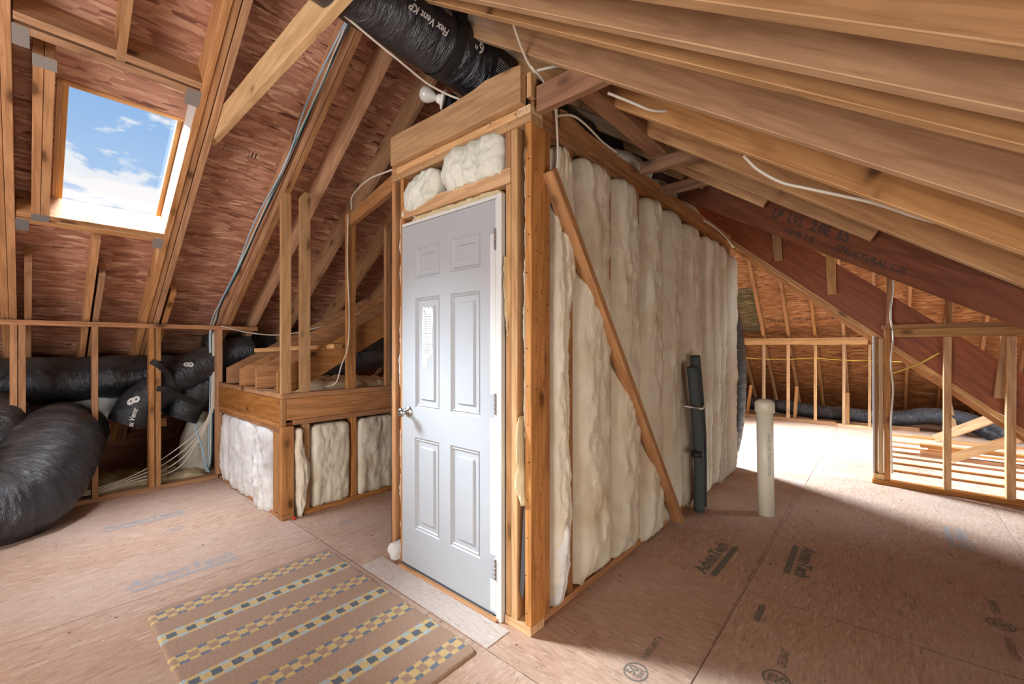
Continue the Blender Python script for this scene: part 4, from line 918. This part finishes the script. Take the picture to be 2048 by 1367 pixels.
# leaning board
o = beam('leaning_board', (1.580, 1.158, 2.10), (3.085, 1.125, .005), .038, .085, W_ORANGE, up=(0, -1, 0)); 
bpy.data.objects.remove(o)
a = Vector((1.585, 1.165, 2.105)); b = Vector((3.10, 1.118, .045))
o = beam('leaning_board', a, b, .040, .075, W_ORANGE, up=(0, -1, 0)); setp(o, 'long narrow brown board leaning diagonally across the batts', 'board')

# foam pipes
def foam(x0, z0, x1, z1, r, lab, y=1.10):
    P = [(x0, y, z0), ((x0+x1)/2+.03, y-.01, (z0+z1)/2), (x1, y, z1)]
    o = tube('foam_pipe_sleeve', P, r, FOAM, n=14, sides=24); setp(o, lab, 'pipe insulation', 'dark foam pipe sleeves')
    lathe('bore', [(0, r*.55), (.002, r*.55)], (x1, y, z1), (0, 0, 1), BACK, o)
    return o
foam(3.43, .03, 3.27, 1.145, .038, 'shorter front dark foam pipe sleeve strapped to the batts', 1.08)
foam(3.56, .03, 3.40, 1.225, .038, 'taller rear dark foam pipe sleeve strapped to the batts', 1.10)
o = tube('pipe_strap', [(3.20, 1.12, .86), (3.26, 1.045, .845), (3.35, 1.035, .835), (3.45, 1.05, .85), (3.53, 1.10, .87)], .011, METAL, n=6, sides=6, flat=1.0); setp(o, 'perforated metal strap across the two foam sleeves', 'strap')
for z in (.46,): 
    o = tube('tape_wrap', [(3.345, 1.068, z+.0), (3.355, 1.067, z+.04)], .042, BLK, n=2, sides=20); setp(o, 'black tape wrap round the shorter foam sleeve', 'tape')
    o = tube('tape_wrap', [(3.49, 1.09, z+.05), (3.485, 1.09, z+.09)], .042, BLK, n=2, sides=20); setp(o, 'black tape wrap round the taller foam sleeve', 'tape')

# pvc pipe
pv = empty('vent_pipe', (3.77, .69, 0), label='ivory plastic pipe stub with a domed cap standing on the dark floor', cat='pipe')
ax = (-.055, 0, .878); axn = Vector(ax).normalized()
lathe('pipe', [(-.01, .0565), (.80, .0565)], (3.775, .69, 0), ax, PVCM, pv, 40)
lathe('cap', [(.795, .060), (.80, .0665), (.868, .0665), (.880, .060), (.893, .040), (.900, .015), (.902, .002)], (3.775, .69, 0), ax, simple('yellowed_pvc', (.76, .70, .54), .35), pv, 40)
pm = frame3(Vector((3.775, .69, 0))+axn*.48+Vector((-.0470, -.0325, 0)), axn, Vector((.57, -.82, 0)))
o_ = stamp('ASTM D 2665  PVC-DWV', .030, pm, GREY, pv)

# ------------------------------------------------------------------ stair platform
pf = empty('wall_platform', (1.26, 3.37, 0), label='low boxed platform wall between the knee wall and the door', cat='wall', kind='structure')
pf.name = 'wall_low'
box('cap_plate', 1.247, 2.25, 3.355, 3.455, .908, .945, W_ORANGE, pf); box('cap_plate', 1.247, 1.335, 3.455, 4.93, .908, .945, W_ORANGE, pf)
box('header_board', 1.285, 2.25, 3.365, 3.405, .744, .906, W_PLATE, pf); box('header_board', 1.250, 1.282, 3.367, 3.405, .70, .906, W_ORANGE, pf)
box('header_board', 1.250, 1.290, 3.407, 4.93, .722, .906, W_PLATE, pf)
box('top_plate', 1.338, 2.25, 3.363, 3.45, .702, .742, W_PLATE, pf); box('top_plate', 1.248, 1.336, 3.410, 4.93, .684, .720, W_PLATE, pf); box('top_plate', 1.248, 1.340, 3.41, 4.93, .654, .682, W_PLATE, pf)
box('corner_post', 1.249, 1.336, 3.362, 3.405, .04, .698, W_ORANGE, pf); box('corner_post', 1.252, 1.29, 3.408, 3.47, .04, .652, W_ORANGE, pf); box('corner_post', 1.252, 1.29, 3.473, 3.54, .04, .652, W_ORANGE, pf)
box('bottom_plate', 1.249, 1.338, 3.360, 3.45, 0, .038, W_ORANGE, pf); box('bottom_plate', 1.41, 2.25, 3.362, 3.45, 0, .038, W_PLATE, pf); box('bottom_plate', 1.255, 1.338, 3.46, 4.93, 0, .03, W_PLATE, pf)
for x in (1.435, 1.828, 2.235): box('stud', x-.022, x+.022, 3.372, 3.45, .038, .70, W_ORANGE, pf)
box('deck_panel', 1.30, 2.6, 3.46, 4.93, .86, .905, W_BLOND, pf)
box('unseen_dark_backing', 1.345, 2.3, 3.46, 3.47, 0, .85, BACK, pf); box('unseen_dark_backing', 1.345, 1.355, 3.46, 4.95, 0, .85, BACK, pf)  # unseen dark panels added behind the platform batts
for (x0, x1, zt, mt) in ((1.252, 1.318, 2.43, W_LIGHT), (1.388, 1.460, 2.47, W_LIGHT), (1.765, 1.838, 2.43, W_ORANGE), (2.132, 2.176, 2.40, W_ORANGE)):
    w_ = x1-x0; h_ = zt-.945
    pts = [(0, 0), (0, -w_), (h_+.01, -w_), (h_+.02, -w_*.45), (h_-.03, 0)]
    prism('stud', pts, .04, frame3((x0, 3.368, .946), (0, 0, 1), (-1, 0, 0)) @ Matrix.Translation((0, 0, -.04)), mt, pf)
beam('brace', (1.80, 3.36, 2.36), (1.53, 2.30, 2.33), .040, .10, W_ORANGE, pf)
# sloping joists
JS = 'sloping joists resting on the low platform'
sl = (1.646-1.119)/(2.199-1.232)
for i, (y, zt) in enumerate(((3.50, 1.108), (3.96, 1.112), (4.36, 1.098), (4.74, 1.094))):
    x0 = 1.262; h = .165; X1 = 2.75; zt2 = zt+sl*(X1-x0)
    pts = [(0, 0), (.03, 0), (.12, .0), (X1-x0, zt2-.205-.948), (X1-x0, zt2-.948), (0, zt-.948), (0, .02)]
    o = prism('sloping_joist', pts[:6], .038, frame3((x0, y, .948), (1, 0, 0), (0, 0, 1)), W_ORANGE if i != 1 else W_PLATE)
    setp(o, ('nearest', 'second nearest', 'second farthest', 'farthest')[i]+' of the sloping brown joists behind the platform studs', 'joist', JS)
o = box('loose_plank', 1.43, 1.50, 3.42, 4.20, 1.235, 1.272, W_LIGHT); bpy.data.objects.remove(o)
o = beam('loose_plank', (1.40, 4.30, 1.262), (1.70, 3.40, 1.300), .09, .036, W_LIGHT); setp(o, 'short loose plank lying across the sloping joists', 'board')
o = box('small_box', 1.30, 1.36, 3.52, 3.60, .948, 1.10, W_ORANGE); bpy.data.objects.remove(o)
lathe('red_bead', [(-.012, .001), (-.010, .007), (-.004, .0115), (.004, .0115), (.010, .007), (.012, .001)], (1.325, 3.33, .012), (0, 0, 1), REDP, None, 16)
setp(bpy.data.objects['red_bead'], 'tiny red bead on the floor at the platform corner', 'bead')

# ------------------------------------------------------------------ open stud wall on the right
rw = empty('wall_stud', (5.37, -.4, 0), label='open stud wall standing on the bright floor at the right', cat='wall', kind='structure')
rw.name = 'wall_open'
box('top_plate', 5.31, 5.42, -2.2, .02, 1.462, 1.502, W_ORANGE, rw); box('plate_header', 5.33, 5.37, -2.2, -.045, 1.385, 1.460, W_LIGHT, rw)
box('bottom_plate', 5.30, 5.40, -2.4, .088, 0, .040, W_PLATE, rw)
box('trim_strip', 5.33, 5.42, .070, .086, .04, 1.40, WHITE, rw, lab='white painted edge strip')
box('stud', 5.345, 5.43, .048, .069, .09, 1.39, W_ORANGE, rw)
box('stud', 5.335, 5.42, .008, .043, .06, 1.37, W_BLOND, rw); box('stud', 5.32, 5.41, -.042, .003, .04, 1.46, W_ORANGE, rw)
for (y0, y1) in ((-.440, -.392), (-.808, -.757), (-1.25, -1.20)): box('stud', 5.315, 5.405, y0, y1, .04, 1.384, W_LIGHT, rw)
box('stud', 5.33, 5.37, -.052, -.015, 1.502, 2.15, W_ORANGE, rw); box('stud', 5.33, 5.37, -.445, -.405, 1.502, 1.95, W_ORANGE, rw)
box('base_block', 5.32, 5.42, .0, .08, .042, .09, W_BLOND, rw)
# ------------------------------------------------------------------ far knee wall
fk = empty('wall_far', (8.76, 1.0, 0), label='pale low stud wall at the far end below the orange roof', cat='wall', kind='structure')
box('top_plate', 8.70, 8.80, .185, 3.6, 1.405, 1.442, W_LIGHT, fk); box('plate_face', 8.70, 8.735, .20, 3.6, 1.325, 1.403, W_LIGHT, fk)
box('bottom_plate', 8.70, 8.79, .15, 3.6, 0, .038, W_LIGHT, fk)
for y in (2.38, 2.00, 1.632, 1.262, .875, .497, .176): box('stud', 8.695, 8.785, y-.018, y+.018, .038, 1.324, W_LIGHT, fk)
for (y, x, t, z1, i) in ((1.93, 8.86, -.07, .58, 0), (1.18, 8.86, -.03, .60, 1), (.455, 8.86, .0, .54, 2)):
    o = beam('duct_stake', (x, y, .0), (x, y+t, z1), .05, .035, W_LIGHT, up=(1, 0, 0)); setp(o, ('left', 'middle', 'right')[i]+' short stake propping the far black duct', 'stake', 'stakes beside the far duct')
o = beam('duct_stake', (8.82, -.78, 0), (9.0, -.70, .60), .05, .035, W_LIGHT, up=(1, 0, 0)); setp(o, 'leaning stake behind the far duct seen through the open stud wall', 'stake', 'stakes beside the far duct')
tube('cable', [(8.74, 3.2, 1.10), (8.74, 2.0, 1.085), (8.75, 1.63, 1.07), (8.75, 1.26, 1.075), (8.75, 1.0, 1.095), (8.75, .87, 1.10), (8.75, .5, 1.075), (8.75, .17, 1.07), (8.75, -.3, 1.06)], .007, CAB_Y); setp(bpy.data.objects['cable'], 'yellow cable strung level through the far knee wall studs', 'cable')
for (x, y0, y1, r_) in ((9.2, -.4, 2.2, .05), (8.98, .6, 2.0, .04)):
    o = box('support_lath', x-.3, x-.25, y0, y1, 0, .06, W_ORANGE); setp(o, 'long' if r_ == .05 else 'short', 'board')
    o['label'] = 'longer brown lath on the floor beneath the far duct' if r_ == .05 else 'shorter brown lath on the floor beneath the far duct'
# thin brown strips and lumber beyond the open wall
for i, x in enumerate((5.92, 6.31, 6.67, 7.00, 7.34, 7.71, 8.28)):
    o = box('brown_strip', x, x+.022, -2.4, -.05, .0, .022, W_PLATE); setp(o, 'thin brown strip on the floor beyond the open stud wall, '+('first', 'second', 'third', 'fourth', 'fifth', 'sixth', 'farthest')[i]+' from it', 'strip', 'thin strips on the far floor')
o = box('offcut_board', 8.30, 8.38, -.62, -.30, 0, .035, W_LIGHT); setp(o, 'pale offcut board on the floor near the far duct', 'board')
o = box('offcut_board', 8.10, 8.16, -1.2, -.62, 0, .035, W_PLATE); setp(o, 'brown offcut board ending at the duct mouth', 'board')
LS = 'lumber stacked on the floor beyond the open wall'
for (y0, y1, z, lab) in ((-.315, -2.0, .0, 'bottom board of the brown stack on the far floor'), (-.315, -.70, .037, 'short board second from the bottom of the brown stack'), (-.387, -.70, .074, 'short upper board of the brown stack set back at its left end'), (-.315, -2.0, .111, 'top board of the brown stack on the far floor')):
    o = box('stacked_board', 6.93, 7.02, y1, y0, z, z+.036, W_PLATE); setp(o, lab, 'board', LS)
o = box('stack_spacer', 6.93, 7.02, -1.34, -1.20, .037, .110, W_PLATE); setp(o, 'block holding up the top board of the brown stack', 'board')
o = beam('diagonal_brace', (6.60, -.52, .05), (5.62, -.82, .66), .038, .07, W_LIGHT, up=(0, 0, 1)); setp(o, 'pale diagonal brace rising right to the sloping beam', 'board')
bpy.data.objects.remove(o)
def pxbrace(p0, p1, lab):
    o = beam('diagonal_brace', p0, p1, .038, .085, W_LIGHT, up=(0, 0, 1)); setp(o, lab, 'board', 'diagonal braces under the sloping beam')
pxbrace((6.35, -.41, .32), (6.0, -.83, .665), 'upper diagonal brace reaching the sloping beam above the duct mouth')
pxbrace((6.30, -.52, .14), (6.0, -1.02, .52), 'lower diagonal brace lying low behind the right stud')

# ------------------------------------------------------------------ cables
def cable(P, r, mat, lab, grp=None, n=8):
    o = tube('cable', P, r, mat, n=n, sides=8); setp(o, lab, 'cable', grp); return o
BN = 'bundle of cables stapled down the left rafter'
def nc(x, y, h=.012): p = Vector((x, y, Nz(y))); return p-nUp*h
base = [(1.262, 2.30), (1.258, 2.6), (1.252, 2.9), (1.248, 3.31), (1.235, 3.8), (1.22, 4.3), (1.208, 4.70), (1.215, 4.9)]
for i, (mt, dx, lab) in enumerate(((CAB_W, 0, 'white cable of the bundle on the cabled rafter'), (CAB_B, .016, 'black cable of the bundle on the cabled rafter'), (CAB_BL, -.014, 'pale blue cable of the bundle on the cabled rafter'), (CAB_T, .006, 'teal cable of the bundle on the cabled rafter'))):
    P = [nc(x+dx*(1+.8*math.sin(y*6+i*1.7)), y, .012+.012*math.sin(y*5+i*2)) for x, y in base]
    P += [Vector((1.21+dx*.6, 5.05, 1.40)), Vector((1.225+dx, 5.06, 1.0)), Vector((1.215+dx, 5.05, .60)), Vector((1.21+dx, 5.06, .20)), Vector((1.19+dx, 5.07, .05))]
    cable(P, .0055, mt, lab, BN)
for i in range(4):
    P = [(1.225+.006*i, 5.04, 1.44), (1.230+.006*i, 5.045, .95), (1.21+.008*i, 5.05, .66), (1.10-.02*i, 5.05, .46-.07*i), (.83+.02*i, 5.05, .25-.045*i), (.62, 5.06, .14-.02*i), (.41, 5.08, .085-.015*i), (.10, 5.12, .03+.005*i)]
    cable(P, .005, CAB_W, ('topmost', 'second', 'third', 'lowest')[i]+' of the pale cables fanning down left behind the knee wall', 'pale cables fanning behind the knee wall')
cable([(1.09, 5.15, .62), (1.10, 5.05, .45), (1.14, 5.04, .30), (1.16, 5.04, .15), (1.20, 5.05, .05)], .008, CAB_BL, 'short twisted blue and white cable below the lower duct')
# cable from ridge to the bulb
cable([(.85, 1.69, 2.68), (1.03, 1.705, 2.655), (1.16, 1.71, 2.635), (1.31, 1.72, 2.615), (1.42, 1.70, 2.60), (1.49, 1.65, 2.575)], .0055, CAB_W, 'white cable sagging from the ridge to the bare bulb')
def P3(x, y, d):   # point at distance-plane for hand-measured overhead wiring, world coordinates
    return (x, y, d)
cable([(1.08, 1.05, 2.60), (1.22, 1.10, 2.63), (1.36, 1.16, 2.60), (1.47, 1.20, 2.575), (1.53, 1.20, 2.545)], .006, CAB_W, 'grey cable coming down to the near corner of the room')
cable([(1.50, 1.20, 2.56), (1.58, 1.185, 2.52), (1.66, 1.18, 2.45), (1.675, 1.18, 2.40), (1.70, 1.18, 2.415), (1.80, 1.17, 2.45), (1.95, 1.18, 2.46), (2.15, 1.2, 2.455), (2.35, 1.21, 2.465)], .006, CAB_W, 'cable looping over the room top plate near its corner')
cable([(1.53, 1.20, 2.555), (1.60, 1.10, 2.57), (1.70, 1.02, 2.57), (1.80, .98, 2.55)], .006, CAB_W, 'short flat cable behind the first tie')
cable([(1.66, 1.18, 2.45), (1.668, 1.175, 2.34), (1.675, 1.175, 2.20), (1.67, 1.18, 2.13)], .005, CAB_W, 'thin cable dangling down the near end of the side wall')
cable([(1.62, .88, 2.37), (1.70, .82, 2.345), (1.78, .76, 2.32), (1.86, .71, 2.33), (1.95, .69, 2.36)], .006, CAB_W, 'cable sagging under the first tie')
cable([(1.96, .44, 2.09), (2.02, .40, 2.04), (2.05, .32, 1.975), (2.06, .24, 1.935), (2.06, .12, 1.875), (2.05, .02, 1.82), (2.0, -.10, 1.73), (2.0, -.25, 1.65), (2.05, -.5, 1.5)], .0065, CAB_W, 'long pale cable slung along the right rafters')
cable([(1.80, 3.36, 2.44), (1.72, 3.20, 2.50), (1.60, 2.75, 2.48), (1.52, 2.32, 2.41)], .006, CAB_W, 'cable running from the platform stud to the door wall plate')
cable([(1.765, 3.355, 2.40), (1.755, 3.35, 2.0), (1.77, 3.35, 1.6), (1.76, 3.35, 1.3), (1.70, 3.34, 1.15), (1.68, 3.4, 1.0), (1.62, 3.50, .96)], .005, CAB_W, 'cable hanging down beside the third platform stud')
cable([(1.27, 4.93, 1.50), (1.5, 4.9, 1.44), (1.75, 4.7, 1.42), (2.1, 4.5, 1.52), (2.4, 4.3, 1.66)], .006, CAB_W, 'cable crossing from the knee wall plate behind the platform studs')
cable([(5.30, -.04, 2.05), (5.30, -.06, 1.85), (5.30, -.04, 1.6), (5.30, -.06, 1.4), (5.30, -.045, 1.15), (5.30, -.06, .9), (5.30, -.045, .6), (5.30, -.05, .3), (5.30, -.055, .12)], .007, CAB_W, 'white cable hanging down the first stud of the open wall')
cable([(5.30, -.06, 1.05), (5.32, -.14, 1.09), (5.34, -.25, 1.15), (5.36, -.37, 1.24)], .006, CAB_Y, 'short yellow cable between studs of the open wall')
cable([(3.9, 1.19, 2.40), (4.2, 1.18, 2.40), (4.6, 1.19, 2.38), (5.0, 1.22, 2.36)], .007, CAB_W, 'cable lying along the far end of the room plate')

# ------------------------------------------------------------------ bare bulb on its holder
lf = empty('lamp_holder', (1.46, 1.80, 2.60), label='white porcelain lamp holder with a bare bulb on top of the door wall', cat='lamp')
axl = Vector((-.62, .60, .25)).normalized()
lathe('base_plate', [(0, .050), (.006, .052), (.012, .045), (.016, .030), (.030, .024), (.040, .022)], (1.47, 1.765, 2.608), axl, PORC, lf)
lathe('bulb', [(.035, .015), (.048, .016), (.064, .028), (.084, .038), (.104, .040), (.122, .034), (.133, .019), (.137, .002)], (1.47, 1.765, 2.608), axl, BULB, lf)
o = box('junction_box', 1.475, 1.52, 1.72, 1.80, 2.55, 2.64, BLK); setp(o, 'dark junction box behind the bare bulb holder', 'box')

# ------------------------------------------------------------------ rug
rx0, rx1, ry0, ry1 = .382, 1.268, 1.300, 2.690
BR, YE, NV, LB, MB_ = (.40, .235, .145), (.68, .47, .17), (.03, .08, .13), (.42, .55, .55), (.10, .15, .23)
centers = [2.596, 2.392, 2.182, 1.995, 1.785, 1.585, 1.395]
bm = bmesh.new(); nx, ny = 222, 350; cl = bm.loops.layers.float_color.new('Col')
def rug_col(x, y):
    jx = .0035*noise.noise((x*160, y*160, 0)); jy = .003*noise.noise((x*150, y*150, 7)); x += jx; y += jy
    for i, c in enumerate(centers):
        d = y-c
        if abs(d) < .040:
            col = int((x-rx0+.01)/.0365) % 2; row = 0 if abs(d) < .019 else 1
            if i % 2 == 0: return (YE if row == 0 else MB_) if col else (BR if row == 0 else YE)
            return (NV if row == 0 else YE) if col else (YE if row == 0 else LB)
    return BR
grid = []
for j in range(ny+1):
    rw_ = []
    for i in range(nx+1):
        x = rx0+(rx1-rx0)*i/nx; y = ry0+(ry1-ry0)*j/ny
        ex = min(x-rx0, rx1-x); ey = min(y-ry0, ry1-y); rr = .03
        xx, yy = x, y
        if ex < rr and ey < rr:     # rounded corner
            cx_ = rx0+rr if x-rx0 < rr else rx1-rr; cy_ = ry0+rr if y-ry0 < rr else ry1-rr
            dx, dy = x-cx_, y-cy_; m_ = max(abs(dx), abs(dy)); l_ = math.hypot(dx, dy)
            if l_ > 0: xx, yy = cx_+dx*m_/l_, cy_+dy*m_/l_
        e = min(ex, ey); h = .012*(1-math.exp(-e/.004)) if e > 0 else .0005
        h += .0016*noise.noise((x*260, y*260, 1))+.0012*noise.noise((x*60, y*60, 3)) if e > 0 else 0
        xx += .004*noise.noise((x*0+.1, y*14, 2))*(1 if ex < .02 else 0); yy += .004*noise.noise((x*14, 3, 2))*(1 if ey < .02 else 0)
        rw_.append(bm.verts.new((xx, yy, max(.0006, h))))
    grid.append(rw_)
for j in range(ny):
    for i in range(nx):
        f_ = bm.faces.new((grid[j][i], grid[j][i+1], grid[j+1][i+1], grid[j+1][i])); f_.smooth = True
        c = rug_col(rx0+(rx1-rx0)*(i+.5)/nx, ry0+(ry1-ry0)*(j+.5)/ny)
        for lp in f_.loops: lp[cl] = (*c, 1)
me = bpy.data.meshes.new('rug'); bm.to_mesh(me); bm.free()
m_, t_, b_ = newmat('woven_rug_pile'); at = N_(t_, 'ShaderNodeVertexColor', layer_name='Col'); tcn = N_(t_, 'ShaderNodeTexCoord')
nn_ = noi(t_, tcn.outputs['Object'], 260, 3); cc_ = mixc(t_, mth(t_, 'MULTIPLY', nn_, .32), at.outputs[0], (.10, .07, .05)); L(t_, mixc(t_, .12, cc_, (.5, .4, .3)), b_.inputs['Base Color'])
b_.inputs['Roughness'].default_value = .95; b_.inputs['Specular IOR Level'].default_value = .1; b_.inputs['Sheen Weight'].default_value = .2
bump(t_, b_, nn_, .7, .004)
ro = link('rug', me, m_); setp(ro, 'tan rug with rows of yellow and blue checks in front of the door', 'rug')
